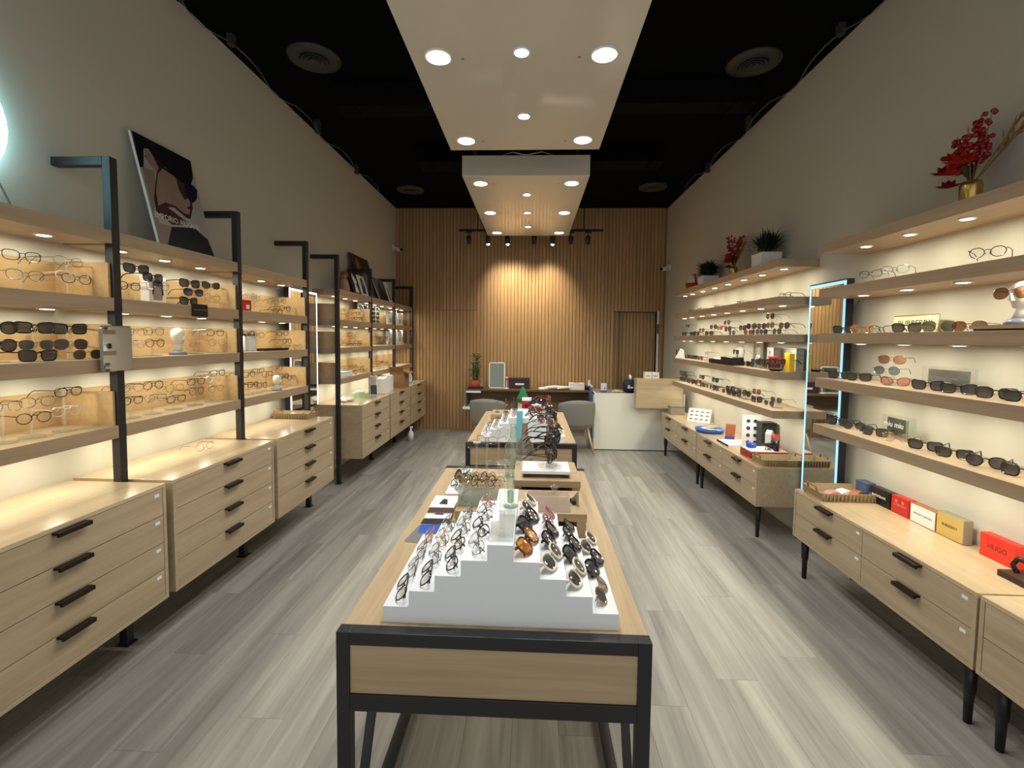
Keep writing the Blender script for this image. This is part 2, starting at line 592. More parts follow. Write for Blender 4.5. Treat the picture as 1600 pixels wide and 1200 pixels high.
def light_panel(lab, y0, y1, outer, inner):
    PX0, PX1, PZ, PH = -0.65, 0.495, 3.0, 0.18
    cx, cy = (PX0 + PX1) / 2, (y0 + y1) / 2
    t = thing('hanging_light_panel', lab, 'light panel', (cx, cy, PZ), group='hanging light panels')
    dx, dy = (PX1 - PX0) / 2, (y1 - y0) / 2
    MB().box(-dx, dx, -dy, dy, 0, PH).build('panel_box', PANELW, t, bevel=0.003)
    for a in (-1, 1):
        for b in (-1, 1):
            MB().tube([(a * (dx - 0.1), b * (dy - 0.15), PH), (a * (dx - 0.1), b * (dy - 0.15), ZC - PZ)], 0.004, 5).build('suspension_cable', GREYM, t)
    for yy in outer:
        for a in (-1, 1):
            d = inst('downlight', ringm, t, (a * (dx - 0.145), yy - cy, 0))
            inst('lamp', discw, d)
            inst('screw', screwm, t, (a * (dx - 0.27), yy - cy + 0.02, 0))
            spot('panel_lamp_light', (cx + a * (dx - 0.145), yy, PZ - 0.02), (cx + a * (dx - 0.145), yy, 0), PANEL_WARM_W, WARM_COL, R(150), 0.8, 0.06)
    for yy in inner:
        d = inst('downlight', ringc, t, (0.005, yy - cy, 0))
        inst('lamp', discc, d)
        spot('panel_lamp_light', (cx + 0.005, yy, PZ - 0.02), (cx, yy, 0), PANEL_COOL_W, COOL_COL, R(110), 0.8, 0.035)
    w = MB().tube([(-0.25, -dy + 0.05, PH + 0.005), (-0.12, -dy - 0.02, PH + 0.02), (0.0, -dy + 0.0, PH + 0.002), (0.14, -dy - 0.02, PH + 0.022), (0.3, -dy + 0.05, PH + 0.005)], 0.006, 6)
    w.build('lamp_cord', GREYM, t, True)


light_panel('white glossy hanging light panel above the front table', 1.22, 3.67, (1.45, 2.47, 3.49), (1.76, 2.44, 3.12))
light_panel('white glossy hanging light panel ahead of the slat wall', 4.24, 6.68, (4.44, 5.46, 6.48), (4.78, 5.46, 6.14))

# ------------------------------------------------------------------ track light
t = thing('track_light', 'black ceiling track with seven spot heads before the slat wall', 'track light', (-0.045, 7.12, 3.16))
MB().box(-1.09, 1.09, -0.018, 0.018, 0, 0.03).build('rail', BLACK, t)
for a in (-0.8, 0.8):
    MB().tube([(a, 0, 0.03), (a, 0, ZC - 3.16)], 0.006, 5).build('drop_rod', BLACK, t)
for x, on in ((-0.94, 0), (-0.65, 1), (-0.35, 1), (0.06, 0), (0.34, 1), (0.61, 0), (0.87, 0)):
    h = MB().cbox(0, 0, -0.012, 0.09, 0.03, 0.024).tube([(0, 0, -0.02), (0, 0.0, -0.07)], 0.008, 6)
    hd = h.build('adapter', BLACK, t, loc=(x, 0, 0))
    tilt = R(12) if on else R(14)
    c = MB().lathe([(0.034, -0.12), (0.036, -0.01), (0.03, 0.0)], 16).build('spot_head', BLACK, t, True, loc=(x, 0, -0.065), rot=(tilt, 0, R(20 * (x > 0) - 10)))
    if on:
        MB().ball((0, 0, -0.118), 0.027, 14, 8).build('lamp', LAMP_W, c, True)
        spot('track_lamp_light', (x - 0.045, 7.19, 3.0), (x * 0.42 + (0.02 if x < 0 else 0.06), YB, 1.98), TRACK_W / 2, TRACK_COL, R(80), 1.0, 0.08)

# security cameras
for X, y, z, lab in ((XL, 7.55, 3.0, 'small white security camera high above the stacked posters'), (XR, 7.5, 2.7, 'small white security camera above the plant shelf')):
    s = 1 if X < 0 else -1
    t = thing('security_camera', lab, 'camera', (X, y, z))
    MB().lathe([(0.05, 0), (0.05, 0.02)], 16).build('mount', WHITE, t, rot=(0, R(90 * s), 0))
    MB().tube([(s * 0.02, 0, 0), (s * 0.08, -0.02, -0.02)], 0.012, 8).build('arm', WHITE, t)
    b = MB().tube([(s * 0.05, 0.03, -0.03), (s * 0.15, -0.07, -0.05)], 0.028, 12).build('housing', WHITE, t, True)
    MB().tube([(s * 0.149, -0.069, -0.05), (s * 0.156, -0.076, -0.051)], 0.024, 12).build('lens', GLOSSBLK, b)

# ================================================================== DRAWER WALL (posts, bays, cabinets)
POSTS = [1.18, 2.16, 3.10, 4.06, 4.72, 5.70, 6.68, 7.655]
post_lab = ['black steel post at the entrance end of the shelving', 'black steel post carrying the small hand mirror', 'black steel post beside the big portrait poster',
            'black steel post in front of the tall lit mirror edge', 'black steel post standing clear on the floor past the mirror',
            'black steel post beside the two small photo boards', 'black steel post beside the leaning photo prints', 'black steel post against the slat wall']
for y, lab in zip(POSTS, post_lab):
    t = thing('steel_post', lab, 'post', (-2.01, y, 0), group='black steel shelf posts')
    MB().box(-0.02, 0.02, -0.02, 0.02, 0, 2.38).build('upright', STEEL_BLK, t, bevel=0.002)
    MB().box(XL + 2.01, -0.02, -0.02, 0.02, 2.34, 2.38).build('arm', STEEL_BLK, t, bevel=0.002)
    MB().box(-0.03, 0.03, -0.03, 0.03, 0, 0.006).build('foot_plate', STEEL_BLK, t)

puckr = MB().lathe([(0.024, 0), (0.024, -0.006), (0.034, -0.006), (0.036, 0)], 16).mesh('puck_light', WHITE, True)
puckd = MB().lathe([(0.0005, -0.0075), (0.0235, -0.0065), (0.0235, -0.003)], 16, caps=False).mesh('lamp', LAMP_P)
LSH = [2.037, 1.72, 1.43, 1.108]
TH = 0.062


def pucks(parent, base, xs, ys, zu, k=1.0):
    for yy in ys:
        p = inst('puck_light', puckr, parent, (xs - base[0], yy - base[1], zu - base[2]))
        inst('lamp', puckd, p)
        disc_lamp('puck_lamp_light', (xs, yy, zu - 0.009), PUCK_W * k, PUCK_COL, 0.045)


BAYS = [(0, 1, 'shelf bay under the cyan neon ring'), (1, 2, 'shelf bay under the big portrait poster'), (2, 3, 'shelf bay just before the tall lit mirror'),
        (4, 5, 'shelf bay just past the tall lit mirror'), (5, 6, 'shelf bay with the board of sunglasses'), (6, 7, 'shelf bay next to the slat wall')]
riser_h = 0.165
for a, b, lab in BAYS:
    y0, y1 = POSTS[a] + 0.022, POSTS[b] - 0.022
    base = (-2.13, (y0 + y1) / 2, 1.04)
    t = thing('shelf_bay', 'oak ' + lab, 'shelf unit', base, group='oak display bays between steel posts')
    dy = (y1 - y0) / 2
    for i, z in enumerate(LSH):
        zz = z - base[2]
        MB().box(XL + 2.13, 0.14, -dy, dy, zz - TH, zz).build('shelf', SHELF_OAK, t, bevel=0.0015)
        if i:
            MB().box(XL + 2.13, XL + 2.13 + 0.012, -dy, dy, zz, zz + riser_h).build('riser', RISER_OAK, t)
            for s in ((-1, 1) if a == 4 else (1,) if a < 4 else ()):
                MB().box(XL + 2.13 + 0.012, 0.125, s * dy - (0.012 if s > 0 else 0), s * dy + (0.012 if s < 0 else 0), zz, zz + riser_h).build('end_panel', RISER_OAK, t)
        w = (y1 - y0) + 0.044
        pucks(t, base, -2.115, [POSTS[a] + w * f for f in (0.17, 0.475, 0.78)], z - TH)

CABX = -1.765
cab_lab = ['light oak four-drawer cabinet nearest the entrance', 'light oak four-drawer cabinet under the big portrait poster bay', 'light oak four-drawer cabinet carrying the rattan tray before the mirror',
           'light oak four-drawer cabinet with its end panel showing past the mirror', 'light oak four-drawer cabinet under the white bags', 'light oak four-drawer cabinet against the slat wall']


def cabinet(lab, xw, xf, y0, y1, z0, z1, cols, rows, group, legs=False):
    """drawer cabinet from the wall plane xw to the front plane xf"""
    s = 1 if xf > xw else -1
    t = thing('drawer_cabinet', lab, 'cabinet', ((xw + xf) / 2, (y0 + y1) / 2, 0), group=group)
    ox, oy = (xw + xf) / 2, (y0 + y1) / 2
    D, dy = abs(xf - xw) / 2, (y1 - y0) / 2
    ed = 0.018

    def bx(mb_, xa, xb, ya, yb, za, zb):
        return mb_.box(min(s * xa, s * xb), max(s * xa, s * xb), ya, yb, za, zb)
    body = MB()
    bx(body, -D, D - 0.03, -dy + ed, dy - ed, z0 + ed, z1 - ed)
    for q in (-1, 1):
        bx(body, -D, D, min(q * dy, q * (dy - ed)), max(q * dy, q * (dy - ed)), z0, z1 - ed)
    bx(body, -D, D, -dy + ed, dy - ed, z0, z0 + ed)
    body.build('carcass', OAK_Y, t)
    tp = MB()
    bx(tp, -D, D, -dy, dy, z1 - ed, z1)
    tp.build('cabinet_top', OAK_TOP, t, bevel=0.0015)
    W_ = (2 * dy - 2 * ed) / cols
    H_ = (z1 - z0 - 2 * ed) / rows
    g = 0.0018
    dm = MB()
    bx(dm, 0, 0.02, -W_ / 2 + g, W_ / 2 - g, g, H_ - g)
    dme = dm.mesh('drawer', OAK_Y)
    hm = MB()
    bx(hm, -0.001, 0.028, -0.066, 0.066, -0.006, 0.003)
    bx(hm, 0.020, 0.030, -0.066, 0.066, -0.013, 0.002)
    hme = hm.mesh('handle', PULL)
    tm = MB()
    bx(tm, 0, 0.0012, -0.013, 0.013, -0.007, 0.007)
    tme = tm.mesh('price_tag', WHITE)
    for cidx in range(cols):
        yc = -dy + ed + W_ * (cidx + 0.5)
        for ridx in range(rows):
            d = inst('drawer', dme, t, (s * (D - 0.022), yc, z0 + ed + H_ * ridx))
            inst('handle', hme, d, (s * 0.02, 0, H_ - 0.006))
            side = 1 if s > 0 else -1
            inst('price_tag', tme, d, (s * 0.02, side * (W_ / 2 - 0.035), H_ - 0.028))
    if legs:
        for q in (-1, 1):
            for u in (-1, 1):
                lg = MB().tube([(0, 0, z0), (0, 0, z0 * 0.5), (0, 0, z0 * 0.48), (0, 0, 0)], 0.02, 12, rad=[0.024, 0.021, 0.017, 0.014])
                lg.build('leg', BLACK, t, True, loc=(u * (D - 0.05), q * (dy - 0.06), 0))
    return t


for (a, b, _), lab in zip(BAYS, cab_lab):
    cabinet(lab, XL + 0.002, CABX, POSTS[a] + 0.022, POSTS[b] - 0.022, 0.262, 0.83, 1, 4, 'four-drawer oak cabinets')

RCX = 1.75
for lab, y0, y1 in (('long oak two-drawer cabinet nearest the entrance, mostly out of view', 0.56, 1.823), ('long oak cabinet under the row of boxed cases', 1.835, 3.10),
                    ('long oak cabinet carrying the red-lidded crate', 3.615, 4.935), ('long oak cabinet meeting the white counter', 4.945, 6.27)):
    cabinet(lab, XR - 0.002, RCX, y0, y1, 0.262, 0.575, 2, 2, 'long oak cabinets on black legs', True)

# ------------------------------------------------------------------ floating shelves
RSH = [2.172, 1.887, 1.60, 1.312, 1.01]
SHX = 1.86
names = ['top', 'second', 'middle', 'fourth', 'lowest']
for part, y0, y1, ys, lab in (('n', 0.9, 3.12, [1.26 + 0.318 * k for k in range(6)], 'floating oak shelf over the boxed cases'),
                              ('f', 3.635, 6.2, [3.74 + 0.345 * k for k in range(7)] + [6.08], 'floating oak shelf in the stack below potted plants')):
    for z, nm in zip(RSH, names):
        base = (SHX, (y0 + y1) / 2, z - 0.06)
        t = thing('floating_shelf', nm + ' ' + lab, 'shelf', base, group='floating oak shelves')
        MB().box(0, XR - SHX, y0 - base[1], y1 - base[1], 0, 0.06).build('board', SHELF_OAK, t, bevel=0.0015)
        pucks(t, base, 1.955, ys, z - 0.06, 1.25)


# ------------------------------------------------------------------ lit mirrors
def lit_mirror(lab, x, s, y0, y1, z0, z1, led):
    """free-hung mirror in a dark case with a light strip just inside its edge; s = side it faces"""
    yc = (y0 + y1) / 2
    t = thing('lit_mirror', lab, 'mirror', (x, yc, z0), group='tall lit mirrors')
    dy, h = (y1 - y0) / 2, z1 - z0
    MB().box(min(0, -s * 0.045), max(0, -s * 0.045), -dy, dy, 0, h).build('case', mat('mirror_case', rgb(26, 27, 38), 0.35), t)
    MB().box(min(0, s * 0.003), max(0, s * 0.003), -dy + 0.028, dy - 0.028, 0.028, h - 0.028).build('glass', CHROME, t)
    for a in (-1, 1):
        MB().box(min(0, s * 0.004), max(0, s * 0.004), a * (dy - 0.018) - 0.009, a * (dy - 0.018) + 0.009, 0.01, h - 0.01).build('light_strip', led, t)
    MB().box(min(0, s * 0.0042), max(0, s * 0.0042), -dy + 0.01, dy - 0.01, h - 0.03, h - 0.01).build('light_strip', led, t)
    MB().box(min(0, -s * 0.045), max(0, -s * 0.045) + 0.001, -dy * 0.6, dy * 0.6, h * 0.4, h * 0.6).build('wall_bracket', STEEL_BLK, t, loc=(-s * 0.045, 0, 0))
    return t


lit_mirror('tall mirror with blue-white lit edge between the floating shelf stacks', 2.065, -1, 3.165, 3.58, 0.30, 1.965, LED)
lit_mirror('tall mirror with white lit edge in the gap between the shelf bays', -2.19, 1, 4.10, 4.655, 0.84, 1.99, LED2)

# ================================================================== TABLES
def table(lab, x0, x1, y0, y1, zt, group):
    t = thing('display_table', lab, 'table', ((x0 + x1) / 2, (y0 + y1) / 2, 0), group=group)
    dx, dy = (x1 - x0) / 2, (y1 - y0) / 2
    f = 0.036
    for q in (-1, 1):
        e = MB()
        ya, yb = sorted((q * dy, q * (dy - f)))
        for u in (-1, 1):
            xa, xb = sorted((u * dx, u * (dx - f)))
            e.box(xa, xb, ya, yb, 0, zt + 0.004)
        e.box(-dx + f, dx - f, ya, yb, zt - 0.032, zt + 0.004)
        e.box(-dx + f, dx - f, ya, yb, zt - 0.215, zt - 0.168)
        e.build('end_frame', STEEL_BLK, t, bevel=0.0015)
        MB().box(-dx + f, dx - f, q * dy - 0.012 - (0.006 if q > 0 else -0.018), q * dy + 0.012 - (0.018 if q > 0 else -0.006), zt - 0.168, zt - 0.032).build('end_panel', wood('table_oak_cross', rgb(186, 162, 126), rgb(162, 138, 104), 'x'), t)
    MB().box(-dx + 0.004, dx - 0.004, -dy + f, dy - f, zt - 0.03, zt).build('table_top', wood('table_oak', rgb(198, 174, 138), rgb(174, 148, 112), 'y', rough=0.35), t, bevel=0.002)
    for u in (-1, 1):
        MB().box(u * (dx - 0.03) - 0.009, u * (dx - 0.03) + 0.009, -dy + f, dy - f, zt - 0.168, zt - 0.03).build('side_apron', wood('table_oak', O1, O2, 'y'), t)
        MB().box(u * (dx - 0.018) - 0.018, u * (dx - 0.018) + 0.018, -dy + f, dy - f, 0.0, 0.03).build('floor_rail', STEEL_BLK, t)
        for q in (-1, 1):
            MB().tube([(u * (dx - 0.018), q * (dy - 0.34), zt - 0.17), (u * (dx - 0.018), q * (dy - 0.05), 0.03)], 0.017, 4).build('brace', STEEL_BLK, t)
    return t


TZ = 0.76
table('oak display table with black steel end frames, in the foreground', -0.512, 0.322, 1.172, 2.79, TZ, 'oak display tables')
table('oak display table with black steel end frames, before the grey chairs', -0.49, 0.345, 3.43, 5.0, TZ, 'oak display tables')


def stepped(lab, xc, y0, y1, zb, step_w, step_h, hs=(1, 2, 3, 4, 5, 4, 3, 2, 1)):
    t = thing('stepped_display', lab, 'display stand', (xc, (y0 + y1) / 2, zb), group='white stepped displays')
    prof = []
    xs = [(-4.5 + i) * step_w for i in range(10)]
    dy = (y1 - y0) / 2
    for i, h in enumerate(hs):
        MB().box(xs[i], xs[i + 1], -dy, dy, 0, h * step_h).build('step', ACRYL_W, t)
    return t


SX, SY0, SY1, SWD, SHT = -0.079, 1.228, 1.70, 0.0719, 0.0455
stepped('white nine-step display pyramid at the front of the foreground table', SX, SY0, SY1, TZ, SWD, SHT)
SX2, SZ0, SZ1 = -0.064, 3.50, 3.97
stepped('white nine-step display pyramid on the table before the chairs', SX2, SZ0, SZ1, TZ, SWD, SHT, (1, 2, 3, 4, 4, 4, 3, 2, 1))

# ================================================================== EYEWEAR
F_BLACK = mat('frame_black', rgb(20, 19, 20), 0.22)
F_TORT = mat('frame_tortoise', rgb(92, 58, 34), 0.25, vary=0.8, bscale=90)
F_GOLD = mat('frame_gold', rgb(196, 160, 96), 0.25, 0.9)
F_STEEL = mat('frame_steel', rgb(130, 132, 138), 0.25, 0.9)
F_NAVY = mat('frame_navy', rgb(40, 46, 76), 0.25)
F_CRYS = sheet('frame_crystal', (0.90, 0.90, 0.88, 1), 0.6, gloss=0.2)
F_PINK = mat('frame_rose', rgb(190, 130, 124), 0.3)
F_RED = mat('frame_red', rgb(178, 44, 60), 0.3)
F_CREAM = mat('frame_cream', rgb(222, 214, 190), 0.3)
F_YEL = mat('frame_yellow', rgb(206, 190, 60), 0.3)
F_BROWN = mat('frame_brown', rgb(96, 52, 30), 0.28, vary=0.4, bscale=80)
L_CLEAR = sheet('lens_clear', (0.96, 0.97, 0.96, 1), 0.98, gloss=0.12)
L_DARK = sheet('lens_dark_grey', (0.10, 0.095, 0.10, 1), 0.6, gloss=0.08)
L_BROWN = sheet('lens_brown', (0.30, 0.15, 0.09, 1), 0.7, gloss=0.07)
L_AMBER = sheet('lens_amber', (0.90, 0.52, 0.28, 1), 0.8, gloss=0.07)
L_PINK = sheet('lens_rose', (0.72, 0.32, 0.28, 1), 0.75, gloss=0.07)
L_GREEN = sheet('lens_grey_green', (0.12, 0.14, 0.10, 1), 0.6, gloss=0.07)
L_BLUE = sheet('lens_blue', (0.04, 0.07, 0.22, 1), 0.5, gloss=0.09)
L_ORANGE = sheet('lens_orange', (0.72, 0.28, 0.06, 1), 0.6, gloss=0.07)
L_PALE = sheet('lens_pale_rose', (0.88, 0.74, 0.68, 1), 0.9, gloss=0.08)
L_PURP = sheet('lens_purple', (0.20, 0.12, 0.20, 1), 0.6, gloss=0.07)

# style: half width, half height, squareness, cat-eye lift, rim radius, frame, lens, words
STYLES = {
    'navy': (0.027, 0.020, 3.2, 0.05, 0.0017, F_NAVY, L_CLEAR, 'navy-framed clear eyeglasses'),
    'steel': (0.026, 0.021, 2.6, 0.03, 0.0014, F_STEEL, L_CLEAR, 'steel-rimmed clear eyeglasses'),
    'wire': (0.026, 0.020, 2.6, 0.0, 0.0011, F_STEEL, L_CLEAR, 'thin wire-rimmed eyeglasses'),
    'gold': (0.025, 0.021, 2.2, 0.0, 0.0013, F_GOLD, L_CLEAR, 'gold-rimmed clear eyeglasses'),
    'crystal': (0.026, 0.020, 2.8, 0.03, 0.0022, F_CRYS, L_CLEAR, 'crystal-clear plastic eyeglasses'),
    'tan': (0.026, 0.020, 2.8, 0.03, 0.0019, F_BROWN, L_CLEAR, 'tan plastic eyeglasses'),
    'tort': (0.024, 0.022, 2.1, 0.03, 0.0019, F_TORT, L_CLEAR, 'tortoiseshell eyeglasses'),
    'black': (0.026, 0.019, 3.0, 0.05, 0.0019, F_BLACK, L_CLEAR, 'black-framed clear eyeglasses'),
    'pink': (0.025, 0.020, 2.4, 0.08, 0.0017, F_PINK, L_CLEAR, 'rose-framed clear eyeglasses'),
    'yellow': (0.025, 0.020, 2.4, 0.04, 0.0019, F_YEL, L_CLEAR, 'yellow-framed eyeglasses'),
    'square': (0.0285, 0.0225, 4.2, 0.09, 0.0028, F_BLACK, L_DARK, 'black square sunglasses'),
    'round': (0.027, 0.0245, 2.3, 0.03, 0.0024, F_BLACK, L_DARK, 'black round sunglasses'),
    'pilot': (0.028, 0.024, 2.5, -0.06, 0.0012, F_STEEL, L_DARK, 'dark pilot sunglasses'),
    'cat': (0.027, 0.021, 2.6, 0.18, 0.0024, F_BLACK, L_DARK, 'black cat-eye sunglasses'),
    'wiresun': (0.026, 0.020, 2.8, 0.0, 0.0011, F_STEEL, L_DARK, 'wire-rimmed dark sunglasses'),
    'goldsun': (0.026, 0.021, 2.6, -0.03, 0.0011, F_GOLD, L_DARK, 'gold-rimmed dark sunglasses'),
    'greywire': (0.026, 0.023, 2.4, -0.04, 0.0011, F_STEEL, mat('lens_slate', rgb(96, 104, 108), 0.15), 'grey-lensed wire sunglasses'),
    'blue': (0.027, 0.021, 3.0, 0.06, 0.0022, F_BLACK, L_BLUE, 'blue-lensed sunglasses'),
    'amber': (0.027, 0.024, 2.5, -0.05, 0.0012, F_GOLD, L_AMBER, 'amber gold-rimmed sunglasses'),
    'green': (0.030, 0.026, 3.4, 0.0, 0.0013, F_GOLD, L_GREEN, 'large grey-green square sunglasses'),
    'brown': (0.027, 0.023, 2.5, -0.03, 0.0014, F_BROWN, L_BROWN, 'brown-lensed sunglasses'),
    'pinksun': (0.027, 0.022, 2.6, 0.18, 0.0020, F_BROWN, L_PINK, 'rose-lensed cat-eye sunglasses'),
    'pinkclear': (0.028, 0.024, 2.3, 0.0, 0.0011, F_GOLD, L_PALE, 'pale rose round sunglasses'),
    'red': (0.027, 0.022, 2.6, 0.1, 0.0022, F_RED, L_PINK, 'red-framed sunglasses'),
    'white': (0.029, 0.024, 2.6, 0.08, 0.0036, F_CREAM, L_DARK, 'cream-framed dark sunglasses'),
    'orange': (0.030, 0.025, 2.6, 0.1, 0.0030, F_BROWN, L_ORANGE, 'brown-framed orange sunglasses'),
    'purple': (0.029, 0.024, 2.6, 0.05, 0.0022, F_PINK, L_PURP, 'purple-lensed sunglasses'),
    'bigblack': (0.031, 0.026, 2.6, 0.08, 0.0036, F_BLACK, L_DARK, 'thick glossy black sunglasses'),
}
EYE = {}


def eye_meshes(k, folded):
    key = (k, folded)
    if key in EYE:
        return EYE[key]
    a, b, n, cat, r, fm, lm, _ = STYLES[k]
    cx = a + 0.009

    def outline(s, off=0.0, N=18):
        pts = []
        for i in range(N):
            th = 2 * math.pi * i / N
            c_, s_ = math.cos(th), math.sin(th)
            x = (a + off) * math.copysign(abs(c_) ** (2 / n), c_)
            z = (b + off) * math.copysign(abs(s_) ** (2 / n), s_)
            if z < 0:
                x *= 1 + 0.12 * z / b
            z += cat * (x / a) * b * (1 if z > 0 else 0.3)
            pts.append((s * (cx + x), 0.06 * (cx + x) ** 2 / 0.07, z))
        return pts
    fr = MB()
    for s in (-1, 1):
        fr.tube(outline(s), r, 5, closed=True)
    fr.tube([(-cx + a - 0.001, 0, b * 0.42), (0, -0.002, b * 0.55), (cx - a + 0.001, 0, b * 0.42)], max(r, 0.0014), 5)
    for s in (-1, 1):
        fr.tube([(s * (cx + a - 0.001), 0.0045, b * 0.55 + cat * b), (s * (cx + a + 0.005), 0.006, b * 0.55 + cat * b)], max(r, 0.0016), 5)
        fr.tube([(s * 0.008, 0.002, -0.001), (s * 0.0065, 0.007, -0.006)], 0.0013, 4)
    lens = {}
    for s in (-1, 1):
        o = outline(s)
        lb = MB()
        c = Vector((s * cx, 0.06 * cx * cx / 0.07 - 0.0012, 0.0))
        lb.v = [tuple(c)] + o
        lb.f = [(0, 1 + i, 1 + (i + 1) % len(o)) if s > 0 else (0, 1 + (i + 1) % len(o), 1 + i) for i in range(len(o))]
        lens[s] = lb.mesh('lens', lm, True)
    tm = {}
    tr = max(r * 1.0, 0.0015)
    x1, zt = cx + a + 0.005, b * 0.55 + cat * b
    for s in (-1, 1):
        if folded:
            y0 = 0.010 if s > 0 else 0.014
            pts = [(s * x1, 0.006, zt), (s * (x1 - 0.004), y0, zt * 0.8), (-s * (x1 - 0.045), y0 + 0.004, -b * 0.1), (-s * (x1 - 0.012), y0 + 0.004, -b * 0.75)]
        else:
            pts = [(s * x1, 0.006, zt), (s * x1, 0.05, zt), (s * (x1 - 0.002), 0.096, zt - 0.002), (s * (x1 - 0.005), 0.116, zt - 0.012), (s * (x1 - 0.007), 0.134, zt - 0.03)]
        tm[s] = MB().tube(pts, tr, 5).mesh('temple', fm)
    EYE[key] = (fr.mesh('frame', fm), lens, tm)
    return EYE[key]


def eyewear(k, label, loc, rot, group, folded=False, rx=0.0):
    fm, ln, tm = eye_meshes(k, folded)
    sun = STYLES[k][6] not in (L_CLEAR,)
    t = thing('sunglasses' if sun else 'eyeglasses', label, 'sunglasses' if sun else 'eyeglasses', loc, 0, group)
    t.rotation_euler = (rx, 0, rot)
    inst('frame', fm, t)
    for s in (-1, 1):
        inst('lens', ln[s], t)
        inst('temple', tm[s], t)
    return t


